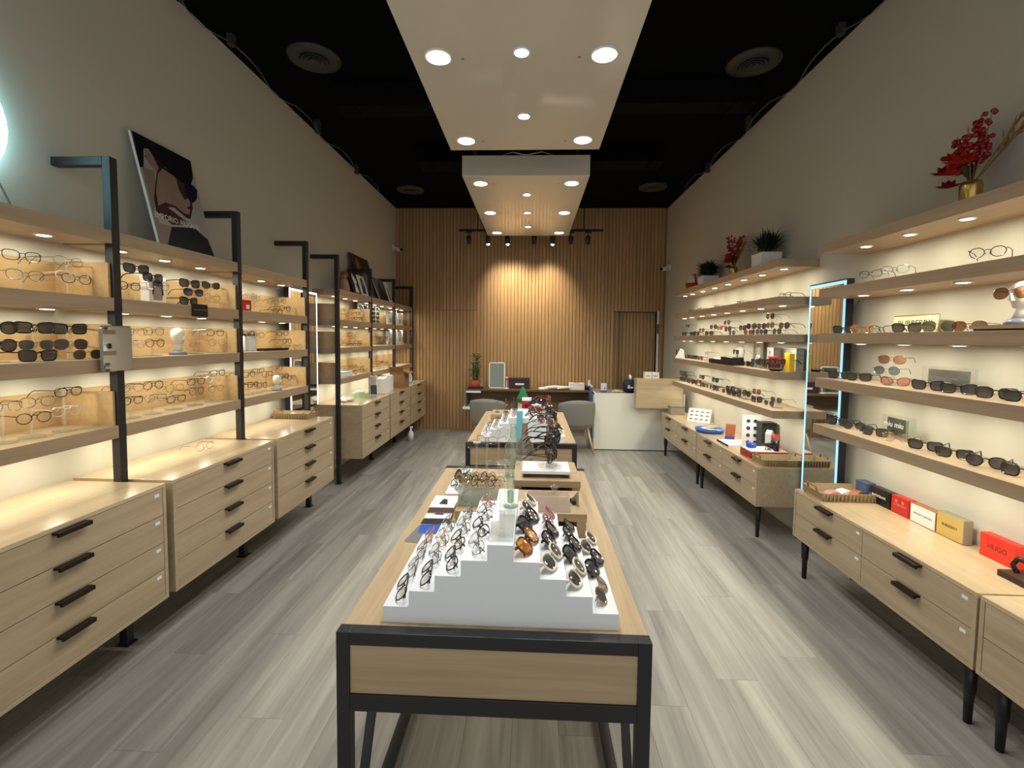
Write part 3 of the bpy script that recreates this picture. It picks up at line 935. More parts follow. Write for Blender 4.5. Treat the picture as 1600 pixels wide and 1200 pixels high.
ORD = ['first', 'second', 'third', 'fourth', 'fifth', 'sixth', 'seventh', 'eighth', 'ninth', 'tenth', 'eleventh', 'twelfth', 'thirteenth', 'fourteenth', 'fifteenth', 'sixteenth',
       'seventeenth', 'eighteenth', 'nineteenth', 'twentieth', 'twenty-first', 'twenty-second', 'twenty-third', 'twenty-fourth', 'twenty-fifth']
EYEWEAR = {
 'L1_2': [('navy',1.833,1.863),('steel',1.842,1.786),('wire',2.026,1.871),('crystal',2.04,1.807),('tan',2.152,1.798)],
 'L1_3': [('round',1.729,1.568),('square',1.869,1.571),('square',2.016,1.569),('round',1.726,1.498),('wiresun',1.874,1.499),('pilot',2.021,1.499),('square',1.834,1.441),('goldsun',2.049,1.443)],
 'L1_4': [('wire',1.744,1.254),('steel',1.868,1.257),('tort',1.85,1.192),('black',2.001,1.285),('crystal',1.988,1.2)],
 'L2_2': [('square',2.386,1.893),('square',2.493,1.86),('black',2.336,1.797),('wire',2.522,1.817),('square',2.767,1.86),('cat',2.954,1.869),('blue',2.797,1.809),('gold',2.963,1.792),('square',2.69,1.749)],
 'L2_3': [('wire',2.365,1.559),('crystal',2.362,1.495),('steel',2.486,1.564),('tort',2.492,1.5),('crystal',2.832,1.569),('pink',2.824,1.497),('black',2.985,1.562),('gold',3.008,1.499)],
 'L2_4': [('wire',2.33,1.267),('black',2.331,1.2),('tort',2.47,1.267),('wire',2.484,1.194),('gold',2.625,1.236),('black',2.633,1.17),('black',2.798,1.257),('tort',2.801,1.197),('crystal',2.956,1.259),('gold',2.978,1.194),('black',3.105,1.295)],
 'L3_2': [('crystal',3.364,1.84),('wire',3.435,1.833),('wire',3.678,1.818),('black',3.657,1.75),('steel',3.813,1.839),('tort',3.861,1.778),('gold',3.999,1.77)],
 'L3_3': [('black',3.347,1.562),('steel',3.459,1.553),('black',3.814,1.567),('tort',3.884,1.502),('gold',3.761,1.46),('gold',4.022,1.461)],
 'L3_4': [('black',3.344,1.259),('steel',3.458,1.274),('black',3.577,1.246),('steel',3.727,1.282),('black',3.389,1.178),('tort',3.505,1.161),('black',3.823,1.205),('black',3.948,1.183)],
 'L4_2': [('yellow',5.062,1.84),('wire',5.186,1.79),('gold',5.315,1.737),('black',5.536,1.823),('tort',5.684,1.767),('pink',5.148,1.709),('black',5.73,1.865)],
 'L4_3': [('steel',5.072,1.494),('wire',5.35,1.537),('black',5.509,1.476),('gold',5.656,1.451),('tort',5.214,1.435),('black',5.426,1.431)],
 'L4_4': [('gold',5.1,1.193),('tort',5.227,1.148),('black',5.362,1.191),('wire',5.502,1.144),('tort',5.651,1.166),('gold',5.806,1.115)],
 'L5_3': [('black',6.258,1.53),('steel',6.449,1.503),('black',6.622,1.539),('tort',6.836,1.511),('wire',6.364,1.424),('black',6.681,1.437)],
 'L5_4': [('gold',6.226,1.164),('tort',6.388,1.191),('wire',6.558,1.145),('black',6.738,1.173),('gold',6.895,1.136)],
 'RN_2': [('black',2.825,1.946),('steel',2.643,1.945),('tort',2.126,1.944)],
 'RN_3': [('square',3.036,1.637),('amber',2.871,1.637),('black',2.717,1.627),('square',2.542,1.633),('green',2.349,1.634),('brown',2.19,1.633)],
 'RN_4': [('square',3.056,1.322),('square',2.88,1.329),('brown',2.629,1.453),('greywire',2.662,1.391),('pinksun',2.597,1.323),('square',2.385,1.324),('square',2.222,1.33),('square',2.047,1.331),('square',1.934,1.337)],
 'RN_5': [('square',3.09,1.022),('round',2.897,1.034),('square',2.727,1.026),('pinkclear',2.558,1.022),('square',2.383,1.029),('square',2.223,1.018),('round',2.07,1.018),('square',1.92,1.013)],
 'RF_2': [('black',5.908,1.901),('black',5.597,1.906),('wire',5.102,1.917),('black',4.532,1.914),('black',3.746,1.908)],
 'RF_3': [('square',6.261,1.617),('pilot',6.005,1.729),('square',5.828,1.617),('round',5.673,1.633),('brown',5.51,1.664),('square',5.282,1.61),('pilot',5.161,1.694),('red',4.993,1.679),('pilot',4.814,1.731),('round',4.786,1.663),('greywire',4.685,1.62),('square',4.457,1.667),('round',4.279,1.678),('brown',4.34,1.629),('pilot',4.201,1.629),('round',4.095,1.673),('blue',4.061,1.617),('pilot',3.96,1.753),('brown',3.953,1.679),('pilot',3.843,1.629),('round',3.738,1.669)],
 'RF_4': [('square',6.314,1.327),('square',6.157,1.359),('round',5.987,1.349),('pilot',5.809,1.353),('round',5.946,1.305),('pilot',5.737,1.309),('brown',5.53,1.352),('wire',5.325,1.402),('pilot',4.364,1.346),('square',4.286,1.32),('blue',4.181,1.366),('square',4.028,1.372),('square',3.864,1.384),('square',3.776,1.385),('pilot',3.96,1.326),('square',3.859,1.319)],
 'RF_5': [('square',6.293,1.118),('square',6.307,1.048),('round',6.066,1.083),('pilot',5.985,1.022),('square',5.816,1.055),('round',5.692,1.002),('square',5.463,1.121),('brown',5.544,1.059),('round',5.44,1.045),('pilot',5.317,0.997),('square',5.065,1.121),('pilot',5.134,1.054),('square',5.046,1.047),('square',4.677,1.07),('goldsun',4.782,1.011),('round',4.634,1.005),('round',4.537,1.011),('greywire',4.542,1.068),('brown',4.409,1.069),('square',4.33,1.061),('brown',4.138,1.103),('square',4.133,1.045),('wiresun',3.919,1.014),('wiresun',3.809,1.073)],
}

PLACE = {
    'L1_2': (1.72, 'the upper shelf under the neon ring'), 'L1_3': (1.43, 'the middle shelf under the neon ring'), 'L1_4': (1.108, 'the lowest shelf under the neon ring'),
    'L2_2': (1.72, 'the upper shelf below the portrait poster'), 'L2_3': (1.43, 'the middle shelf below the portrait poster'), 'L2_4': (1.108, 'the lowest shelf below the portrait poster'),
    'L3_2': (1.72, 'the upper shelf before the white-lit mirror'), 'L3_3': (1.43, 'the middle shelf before the white-lit mirror'), 'L3_4': (1.108, 'the lowest shelf before the white-lit mirror'),
    'L4_2': (1.72, 'the upper shelf past the white-lit mirror'), 'L4_3': (1.43, 'the middle shelf past the white-lit mirror'), 'L4_4': (1.108, 'the lowest shelf past the white-lit mirror'),
    'L5_3': (1.43, 'the shelf below the sunglasses board'), 'L5_4': (1.108, 'the lowest shelf below the sunglasses board'),
    'RN_2': (1.887, 'the second shelf over the boxed cases'), 'RN_3': (1.60, 'the middle shelf over the boxed cases'), 'RN_4': (1.312, 'the fourth shelf over the boxed cases'), 'RN_5': (1.01, 'the lowest shelf over the boxed cases'),
    'RF_2': (1.887, 'the second shelf below the potted plants'), 'RF_3': (1.60, 'the middle shelf below the potted plants'), 'RF_4': (1.312, 'the fourth shelf below the potted plants'), 'RF_5': (1.01, 'the lowest shelf below the potted plants'),
}


def acrylic_stand(label, x, y, z, h, s, tiers):
    t = thing('eyewear_stand', label, 'stand', (x, y, z), group='clear acrylic eyewear stands')
    MB().lathe([(0.045, 0), (0.045, 0.005)], 20).build('base', GREENGLASS, t)
    MB().tube([(0, 0, 0.005), (0, 0, h)], 0.006, 8).build('post', CLEAR, t)
    for q in tiers:
        MB().cbox(s * 0.012, 0, q - 0.004, 0.02, 0.016, 0.012).build('nose_rest', CLEAR, t)


for key, items in EYEWEAR.items():
    zs, phrase = PLACE[key]
    left = key[0] == 'L'
    xx = -2.09 if left else 1.97
    lo, hi = {'L1': (1.26, 2.06), 'L2': (2.26, 3.0), 'L3': (3.2, 3.96), 'L4': (4.82, 5.6), 'L5': (5.8, 6.58), 'RN': (1.0, 3.05), 'RF': (3.7, 6.13)}[key[:2]]
    rows = sorted(((k, min(max(y, lo), hi), z) for k, y, z in items), key=lambda q: (q[1], -q[2]))
    clusters = []
    for i, (k, y, z) in enumerate(rows):
        b = STYLES[k][1] + STYLES[k][4]
        z = max(z, zs + b + 0.003)
        rise = z - zs - b
        if rise < 0.022:
            z, rise = zs + b + 0.0005, 0
        x = xx
        if left:
            x = xx + (0.0 if rise > 0 else 0.05)
        lab = '%s, %s along %s' % (STYLES[k][7], ORD[i], phrase)
        rot = (R(90) if left else R(-90)) + R(random.uniform(-9, 9)) + (R(-8) if left else R(30) if key[:2] == 'RN' else R(8))
        eyewear(k, lab, (x, y, z), rot, 'eyewear on ' + phrase)
        if rise > 0:
            for c in clusters:
                if abs(c[0] - y) < 0.05:
                    c[1].append(z)
                    break
            else:
                clusters.append([y, [z]])
    s = 1 if left else -1
    for i, (y, zz) in enumerate(clusters):
        acrylic_stand('clear acrylic eyewear stand, %s along %s' % (ORD[i], phrase), xx - s * 0.014, y, zs, max(zz) - zs + 0.008, s, [q - zs for q in zz])

# rows on the stepped displays: fronts face outwards, arms folded
cols_l = [('pink steel wire black', 1), ('wire gold steel black', 2), ('steel wire tort black', 3), ('pink steel black wire', 4)]
cols_r = [('white bigblack orange', 4), ('purple bigblack white', 3), ('round bigblack white', 2), ('white bigblack goldsun', 1)]
lv = {1: 'lowest', 2: 'second', 3: 'third', 4: 'fourth'}
for cols, s in ((cols_l, -1), (cols_r, 1)):
    for ks, h in cols:
        ks = ks.split()
        for i, k in enumerate(reversed(ks)):
            n = len(ks)
            yy = SY0 + 0.075 + i * (0.118 if n == 4 else 0.155) + (0.02 if n == 3 else 0)
            x = SX + s * (5 - h) * SWD + s * 0.004
            z = TZ + h * SHT + STYLES[k][1] * 0.72 + 0.004
            side = 'eyeglasses side' if s < 0 else 'sunglasses side'
            eyewear(k, 'folded %s, %s back on the %s step, %s, front pyramid' % (STYLES[k][7], ORD[i], lv[h], side), (x, yy, z), (R(-76) if s < 0 else R(76)) + R(random.uniform(-8, 8)),
                    'folded eyewear on the front pyramid', True, R(-50))
        ks2 = ks[:3]
        for i, k in enumerate(ks2):
            yy = SZ0 + 0.08 + i * 0.15
            x = SX2 + s * (5 - h) * SWD + s * 0.004
            z = TZ + h * SHT + STYLES[k][1] * 0.72 + 0.004
            side = 'drawer-wall side' if s < 0 else 'counter side'
            eyewear(k, 'folded %s, %s back, %s step, %s of far pyramid' % (STYLES[k][7], ORD[i], lv[h], side), (x, yy, z), (R(-76) if s < 0 else R(76)), 'folded eyewear on the far pyramid', True, R(-50))

# ================================================================== PRINTS ON BOARDS
def board(name, label, cat, base, w, h, lean, s, group=None, edge=WHITE, face=PRBG, thick=0.014):
    """board standing along the wall, foot at base (x, y, z), leaning back towards the wall; s = side it faces. Local: u along Y, v up, w out"""
    t = thing(name, label, cat, base, 0, group)
    t.rotation_euler = (0, s * -lean, 0)
    MB().box(min(0, -s * thick), max(0, -s * thick), -w / 2, w / 2, 0, h).build('foam_board', edge, t)
    MB().box(min(0, s * 0.0008), max(0, s * 0.0008), -w / 2, w / 2, 0, h).build('print_sheet', face, t)
    return t


def patch(t, name, poly, m, s, lift):
    """flat printed shape on a board; poly in (u, v)"""
    MB().prism([(u, v) for u, v in poly], 'x', s * lift, s * (lift + 0.0003)).build(name, m, t)


pw, ph = 0.455, 0.66
t = board('portrait_poster', 'large portrait poster of a man in sunglasses leaning above the shelf', 'poster', (-2.09, 2.775, 2.0385), pw, ph, R(13.5), 1)


def puv(x, y):
    # poster corners measured on the print: foot (360,1015)-(770,1125), head (100,120)-(545,335)
    best = None
    for iv in range(0, 101, 2):
        for iu in range(0, 101, 2):
            u, v = iu / 100, iv / 100
            X = (1 - v) * (360 + 410 * u) + v * (100 + 445 * u)
            Y = (1 - v) * (1015 + 110 * u) + v * (120 + 215 * u)
            d = (X - x) ** 2 + (Y - y) ** 2
            if best is None or d < best[0]:
                best = (d, u, v)
    return ((best[1] - 0.5) * pw, best[2] * ph)


for nm, m_, lift, pts in (
    ('neck_print', SKIN, 0.0010, [(190, 400), (270, 430), (305, 600), (300, 720), (340, 830), (425, 850), (405, 1030), (362, 1012)]),
    ('face_print', BRN, 0.0012, [(205, 300), (300, 330), (430, 430), (540, 540), (598, 585), (600, 640), (566, 668), (572, 705), (558, 790), (520, 778), (430, 705), (380, 700), (560, 835), (420, 840), (312, 745), (290, 640), (285, 440)]),
    ('cheek_print', SKIN, 0.0015, [(295, 440), (345, 390), (440, 480), (500, 545), (520, 620), (545, 655), (556, 700), (540, 760), (500, 738), (430, 690), (360, 665), (322, 690), (300, 600)]),
    ('brow_shadow_print', BRN, 0.0016, [(430, 470), (520, 530), (535, 625), (500, 640), (460, 560)]),
    ('lip_print', BRN, 0.0016, [(545, 690), (572, 700), (560, 725), (520, 712)]),
    ('hair_print', INK, 0.0017, [(112, 125), (545, 335), (568, 465), (540, 545), (430, 470), (330, 385), (262, 325), (225, 262), (190, 262), (205, 400), (180, 405), (140, 350)]),
    ('ear_print', SKIN, 0.0020, [(195, 262), (228, 270), (265, 340), (300, 400), (285, 440), (230, 360)]),
    ('eyewear_arm_print', INK, 0.0021, [(290, 360), (430, 450), (520, 520), (520, 535), (430, 470), (290, 375)]),
    ('lens_print', INKB, 0.0022, [(490, 510), (560, 520), (600, 570), (598, 640), (570, 668), (520, 620)]),
    ('jacket_print', INK, 0.0016, [(425, 850), (590, 860), (700, 960), (768, 1122), (405, 1024)]),
):
    patch(t, nm, [puv(*p) for p in pts], m_, 1, lift)
lettering('brand_lettering', 'EMPORIO ARMANI', 0.05, PAPER, t, (0.0028, -0.04, 0.19), FACE_PX, 0.0002, width=0.34)

for name, lab, y, w, h, x, lean, art in (
    ('photo_board', 'tall dark photo board leaning on the wall behind the small ones', 5.95, 0.62, 0.56, -2.08, R(17), 0),
    ('photo_board', 'small black and white photo board with a figure', 5.36, 0.24, 0.28, -2.03, R(17), 1),
    ('photo_board', 'small white-bordered photo board with a dark figure', 5.56, 0.22, 0.25, -2.015, R(17), 2),
    ('photo_board', 'grey photo print leaning between the last two posts', 6.40, 0.42, 0.33, -2.05, R(20), 3),
    ('photo_board', 'white-edged photo print leaning nearest the slat wall', 6.60, 0.12, 0.30, -2.02, R(17), 4),
):
    t = board(name, lab, 'poster', (x, y, 2.0385), w, h, lean, 1, 'photo boards along the top shelf', INK if art in (0, 1) else WHITE, (BRN, INK, PAPER, INKG, PAPER)[art], 0.008)
    if art == 0:
        patch(t, 'figure_print', [(-0.2, 0), (0.1, 0), (0.16, 0.25), (0.05, 0.36), (-0.1, 0.3)], INKG, 1, 0.001)
        patch(t, 'face_print', [(-0.2, 0.36), (-0.1, 0.34), (-0.06, 0.44), (-0.12, 0.52), (-0.2, 0.48)], TANC, 1, 0.0012)
    elif art == 1:
        patch(t, 'figure_print', [(-0.06, 0.02), (0.06, 0.02), (0.03, 0.12), (0.07, 0.16), (-0.02, 0.26), (-0.05, 0.2), (-0.02, 0.12)], PAPER, 1, 0.001)
    elif art == 2:
        patch(t, 'figure_print', [(-0.06, 0.02), (0.05, 0.02), (0.06, 0.12), (0.03, 0.22), (-0.03, 0.22), (-0.05, 0.1)], INK, 1, 0.001)
        patch(t, 'face_print', [(-0.02, 0.12), (0.025, 0.12), (0.02, 0.18), (-0.02, 0.18)], INKG, 1, 0.0013)
    elif art == 3:
        patch(t, 'figure_print', [(-0.15, 0.0), (0.18, 0.0), (0.1, 0.16), (0.0, 0.3), (-0.1, 0.2)], INK, 1, 0.001)
    else:
        patch(t, 'figure_print', [(-0.04, 0.03), (0.04, 0.03), (0.02, 0.2), (-0.03, 0.24)], INKG, 1, 0.001)
t = thing('doll_figurine', 'small tan doll figurine beside the black post on the top shelf', 'figurine', (-2.06, 5.03, 2.0375))
MB().lathe([(0.055, 0), (0.06, 0.02), (0.045, 0.1), (0.03, 0.13), (0.018, 0.145)], 14).build('dress', mat('doll_dress', rgb(176, 140, 118), 0.8), t, True)
MB().ball((0, 0, 0.18), 0.036, 12, 8).build('head', SKIN, t, True)
MB().lathe([(0.04, 0.17), (0.042, 0.19), (0.03, 0.215), (0.002, 0.222)], 12).build('hair', TERRA, t, True)

# ------------------------------------------------------------------ neon ring and its cable
t = thing('neon_ring', 'cyan-white glowing neon ring on the wall at the picture edge', 'neon sign', (XL + 0.04, 1.665, 2.40))
ring = [(0, 0.245 * math.cos(2 * math.pi * k / 36), 0.245 * math.sin(2 * math.pi * k / 36)) for k in range(36)]
MB().tube(ring, 0.016, 8, True).build('tube', NEON, t, True)
for k in (0, 9, 18, 27):
    MB().tube([(XL - (XL + 0.04), ring[k][1], ring[k][2]), ring[k]], 0.006, 6).build('clip', CLEAR, t)
MB().tube([(0, 0.2, -0.14), (-0.02, 0.24, -0.22), (-0.02, 0.28, -0.3), (-0.01, 0.30, -0.352)], 0.004, 6).build('cable', GREYM, t, True)

# ------------------------------------------------------------------ hand mirror on the post
t = thing('hand_mirror', 'small rounded grey mirror fixed to the black post', 'mirror', (-1.955, 2.11, 1.375))


def rrect(w, h, r, n=5):
    pts = []
    for cx, cy, a0 in ((w / 2 - r, h - r, 0), (-w / 2 + r, h - r, 90), (-w / 2 + r, r, 180), (w / 2 - r, r, 270)):
        for k in range(n + 1):
            a = R(a0 + 90 * k / n)
            pts.append((cx + r * math.cos(a), cy + r * math.sin(a)))
    return pts


MB().prism(rrect(0.158, 0.212, 0.016), 'x', -0.012, 0.0).build('back_plate', GREYM, t)
MB().prism(rrect(0.152, 0.206, 0.014), 'x', 0.0, 0.0015).build('glass', CHROME, t)
MB().tube([(-0.036, 0.05, 0.1), (-0.012, 0.05, 0.1)], 0.012, 8).build('swivel', BLACK, t)

# ------------------------------------------------------------------ small props
def carton(name, lab, cat, base, dx, dy, dz, m, lidm=None, rz=0.0, group=None, ry=0.0):
    t = thing(name, lab, cat, base, rz, group)
    t.rotation_euler = (0, ry, rz)
    MB().box(-dx / 2, dx / 2, -dy / 2, dy / 2, 0, dz * 0.86).build('box_body', m, t, bevel=0.0012)
    MB().box(-dx / 2 - 0.001, dx / 2 + 0.001, -dy / 2 - 0.001, dy / 2 + 0.001, dz * 0.86 + 0.0008, dz).build('lid', lidm or m, t, bevel=0.0012)
    return t


def bust(lab, base, s, shade=None, h=0.15, group='plaster display heads'):
    t = thing('plaster_bust', lab, 'bust', base, 0, group)
    k = h / 0.15
    MB().lathe([(0.045 * k, 0), (0.047 * k, 0.008 * k), (0.03 * k, 0.022 * k)], 18).build('plinth', mat('slate_plinth', rgb(110, 116, 140), 0.4), t, True)
    MB().lathe([(0.026 * k, 0.02 * k), (0.02 * k, 0.045 * k), (0.022 * k, 0.06 * k)], 14).build('neck', STONE, t, True)
    hd = MB()
    prof = [(0.012, 0.052), (0.026, 0.062), (0.032, 0.085), (0.036, 0.11), (0.036, 0.128), (0.028, 0.146), (0.012, 0.154), (0.001, 0.155)]
    hd.lathe([(r * k, z * k) for r, z in prof], 16)
    o = hd.build('head', STONE, t, True)
    MB().prism([(-0.006 * k, 0.085 * k), (0.006 * k, 0.085 * k), (0, 0.112 * k)], 'x', s * 0.03 * k if s > 0 else s * 0.045 * k, s * 0.045 * k if s > 0 else s * 0.03 * k).build('nose', STONE, o)
    return t


# drawer-wall shelves
t = carton('picture_box', 'white picture box with a printed face, upper shelf below portrait poster', 'box', (-2.15, 2.56, 1.721), 0.05, 0.12, 0.15, PAPER)
patch(t, 'face_print', [(-0.03, 0.02), (0.03, 0.02), (0.035, 0.07), (0.02, 0.12), (-0.02, 0.12), (-0.035, 0.07)], SKIN, 1, 0.0262)
patch(t, 'hair_print', [(-0.04, 0.05), (-0.03, 0.05), (-0.022, 0.1), (0.022, 0.1), (0.03, 0.05), (0.04, 0.05), (0.035, 0.12), (0.015, 0.135), (-0.015, 0.135), (-0.035, 0.12)], INK, 1, 0.0268)
t = thing('shelf_sign', 'small black sign clipped to the shelf edge below portrait poster', 'sign', (-1.986, 2.70, 1.655))
MB().box(0, 0.006, -0.062, 0.062, 0, 0.075).build('plate', BLACK, t)
MB().box(-0.02, 0.0, -0.02, 0.02, 0.066, 0.07).build('clip', BLACK, t)
lettering('lettering', 'EMPORIO ARMANI', 0.015, INKG, t, (0.0065, 0, 0.04), FACE_PX, 0.0002, width=0.105)
bust('white plaster head on a slate plinth, middle shelf below portrait poster', (-2.09, 2.655, 1.431), 1)
bust('white plaster head among glasses on the lowest shelf before white-lit mirror', (-2.04, 3.62, 1.109), 1, h=0.12)
t = carton('red_card_box', 'small red box on the upper shelf before the white-lit mirror', 'box', (-2.1, 3.33, 1.721), 0.03, 0.09, 0.085, RED)
patch(t, 'label_print', [(-0.02, 0.02), (0.02, 0.02), (0.02, 0.05), (-0.02, 0.05)], PAPER, 1, 0.016)
t = carton('display_card', 'black and white card stand on the middle shelf before white-lit mirror', 'card', (-2.13, 3.40, 1.431), 0.03, 0.13, 0.13, PAPER, INK)
t = thing('black_tray', 'flat black tray on the middle shelf before the white-lit mirror', 'tray', (-2.04, 3.58, 1.431))
MB().box(-0.03, 0.03, -0.17, 0.17, 0, 0.008).build('tray_floor', BLACK, t)
for a in (-1, 1):
    MB().box(a * 0.03 - 0.003, a * 0.03 + 0.003, -0.17, 0.17, 0.008, 0.018).build('rim', BLACK, t)
carton('flat_teal_box', 'flat teal and white box on the lowest shelf past the mirror', 'box', (-2.1, 5.02, 1.109), 0.16, 0.24, 0.05, WHITE, TEAL)
t = eyewear('wire', 'thin wire eyeglasses lying on the bare cabinet top', (-2.03, 2.78, 0.853), R(80), None)

# rattan trays
def rattan_tray(lab, x, y, z, dx, dy, items):
    t = thing('rattan_tray', lab, 'tray', (x, y, z), group='rattan trays')
    MB().box(-dx, dx, -dy, dy, 0, 0.006).build('tray_floor', RATTAN, t)
    for a in (-1, 1):
        MB().prism([(0, a * (dx - 0.004)), (0.05, a * (dx + 0.012)), (0.05, a * (dx + 0.004)), (0.006, a * (dx - 0.012))], 'y', -dy - 0.006, dy + 0.006).build('tray_side', RATTAN, t)
        MB().prism([(a * (dy - 0.004), 0), (a * (dy + 0.012), 0.05), (a * (dy + 0.004), 0.05), (a * (dy - 0.012), 0.006)], 'x', -dx - 0.006, dx + 0.006).build('tray_side', RATTAN, t)
        st = [(a * (dx + 0.008), -0.045, 0.05), (a * (dx + 0.014), -0.045, 0.075), (a * (dx + 0.014), 0.045, 0.075), (a * (dx + 0.008), 0.045, 0.05)]
        MB().tube(st, 0.006, 6).build('handle', TANC, t, True)
    for k in range(14):
        xx = -dx + (2 * dx) * (k + 0.5) / 14
        MB().box(xx - 0.002, xx + 0.002, -dy - 0.014, -dy - 0.004, 0.004, 0.048).build('cane_rib', mat('dark_cane', rgb(150, 126, 90), 0.7, vary=0.2), t)
    return t


rattan_tray('rattan tray on the cabinet before the white-lit mirror', -2.06, 3.95, 0.831, 0.15, 0.075, 0)
rattan_tray('rattan tray on the cabinet under the row of boxed cases', 1.94, 2.955, 0.576, 0.155, 0.10, 0)
rattan_tray('rattan tray on the cabinet beside the red-lidded crate', 1.965, 3.73, 0.576, 0.15, 0.09, 0)
for i, (x, y, z, m_, lab) in enumerate(((1.90, 2.95, 0.584, F_PINK, 'folded pink cleaning cloth in the rattan tray'), (1.97, 2.96, 0.590, PAPER, 'white folded leaflet in the rattan tray'), (2.03, 2.94, 0.592, TANC, 'small tan leather case in the rattan tray'))):
    t = thing('tray_item', lab, 'cloth' if i == 0 else ('leaflet' if i == 1 else 'case'), (x, y, z), R(15 * i))
    t.name = ('cleaning_cloth', 'folded_leaflet', 'leather_case')[i]
    MB().box(-0.045, 0.045, -0.03, 0.03, 0, 0.012).build('lower_fold', m_, t, bevel=0.003)
    MB().prism([(0.013, -0.043), (0.016, 0.043), (0.03, 0.02), (0.026, -0.02)], 'y', -0.028, 0.028).build('upper_fold', m_, t)
for i, (x, y, m_, lab) in enumerate(((-2.10, 3.95, PAPER, 'white folded cloth in the tray before white-lit mirror'), (-2.0, 3.95, TANC, 'tan pouch in the tray before white-lit mirror'))):
    t = thing('cleaning_cloth' if i == 0 else 'leather_pouch', lab, 'cloth' if i == 0 else 'pouch', (x, y, 0.838), R(20 * i))
    MB().box(-0.04, 0.04, -0.03, 0.03, 0, 0.014).build('lower_fold', m_, t, bevel=0.004)
    MB().prism([(0.015, -0.038), (0.018, 0.038), (0.034, 0.0)], 'y', -0.028, 0.028).build('upper_fold', m_, t)

# things on the cabinets by the slat wall
t = thing('paper_bag', 'white paper bag with grey lettering on the cabinet, near cardboard box', 'bag', (-1.93, 5.86, 0.831))
bm = MB()
bm.prism([(-0.11, 0), (0.11, 0), (0.12, 0.185), (0.0, 0.205), (-0.12, 0.185)], 'x', -0.085, 0.085)
bm.build('bag_body', PAPER, t)
MB().box(-0.05, 0.05, -0.1125, -0.111, 0.12, 0.15).build('emblem_print', INKG, t)
MB().box(-0.06, 0.06, -0.1125, -0.111, 0.075, 0.083).build('lettering_print', INKG, t)
t = thing('paper_bag', 'white paper bag standing behind the lettered one', 'bag', (-1.98, 6.12, 0.831), R(8))
MB().prism([(-0.1, 0), (0.1, 0), (0.11, 0.19), (0.03, 0.205), (-0.09, 0.2)], 'x', -0.11, 0.11).build('bag_body', PAPER, t)
MB().box(-0.112, 0.112, -0.03, 0.03, 0.18, 0.19).build('fold', WHITE, t)
t = thing('cardboard_box', 'open brown cardboard box on the cabinet by the slat wall', 'box', (-1.88, 6.52, 0.831))
for (x0, x1, y0, y1) in ((-0.10, 0.10, -0.13, -0.125), (-0.10, 0.10, 0.125, 0.13), (-0.10, -0.095, -0.125, 0.125), (0.095, 0.10, -0.125, 0.125)):
    MB().box(x0, x1, y0, y1, 0, 0.23).build('side_panel', CARDB, t)
MB().box(-0.095, 0.095, -0.125, 0.125, 0, 0.004).build('base_panel', CARDB, t)
MB().prism([(0.23, 0.095), (0.234, 0.095), (0.21, 0.17), (0.206, 0.17)], 'y', -0.12, 0.12).build('flap', CARDB, t)
MB().prism([(-0.13, 0.23), (-0.126, 0.23), (-0.2, 0.3), (-0.204, 0.3)], 'x', -0.095, 0.095).build('flap', CARDB, t)
t = thing('leaning_tablet', 'dark framed leaflet leaning beside the lettered white bag', 'leaflet', (-1.92, 5.55, 0.831))
t.rotation_euler = (R(-22), 0, R(25))
MB().box(-0.045, 0.045, -0.006, 0.006, 0, 0.25).build('frame', GREYM, t)
MB().box(-0.037, 0.037, -0.008, -0.006, 0.01, 0.13).build('dark_print', INK, t)
MB().box(-0.037, 0.037, -0.008, -0.006, 0.13, 0.24).build('pale_print', TAUPE, t)
t = thing('wipes_packet', 'green and white plastic packet on the cabinet past the mirror', 'packet', (-2.02, 5.36, 0.831), R(20))
MB().prism([(0, -0.11), (0, 0.11), (0.05, 0.10), (0.075, 0.0), (0.05, -0.10)], 'y', -0.07, 0.07).build('packet_body', mat('packet_green', rgb(176, 206, 158), 0.35, vary=0.5, bscale=18), t)
MB().box(-0.05, 0.05, -0.04, 0.04, 0.066, 0.078).build('flap', WHITE, t)
t = thing('plush_cloth', 'crumpled white cloth on the cabinet just past the mirror', 'cloth', (-2.06, 4.98, 0.831))
for k, (x, y, r) in enumerate(((0, 0, 0.05), (0.07, 0.03, 0.045), (-0.06, 0.04, 0.04), (0.03, -0.05, 0.035))):
    MB().ball((x, y, r * 0.55), r, 10, 6, 0.55).build('fold', STONE, t, True)
t = thing('label_printer', 'white and black label printer on the cabinet against the slat wall', 'printer', (-1.93, 7.0, 0.831), R(-20))
MB().prism([(0, -0.1), (0, 0.1), (0.16, 0.06), (0.2, -0.02), (0.2, -0.08)], 'y', -0.07, 0.07).build('case', WHITE, t)
MB().box(-0.02, 0.09, -0.075, -0.07, 0.06, 0.14).build('front_panel', BLACK, t)
MB().tube([(0.09, -0.05, 0.03), (0.14, -0.03, 0.02), (0.13, 0.02, 0.13), (0.08, 0.03, 0.16)], 0.006, 6).build('cord', BLACK, t, True)
t = thing('spray_bottle', 'white plastic bottle on the floor below the far drawer cabinets', 'bottle', (-1.79, 6.78, 0.0))
MB().lathe([(0.04, 0), (0.042, 0.12), (0.016, 0.16), (0.014, 0.19)], 16).build('bottle_body', WHITE, t, True)
MB().box(-0.014, 0.03, -0.012, 0.012, 0.19, 0.22).build('nozzle', WHITE, t)

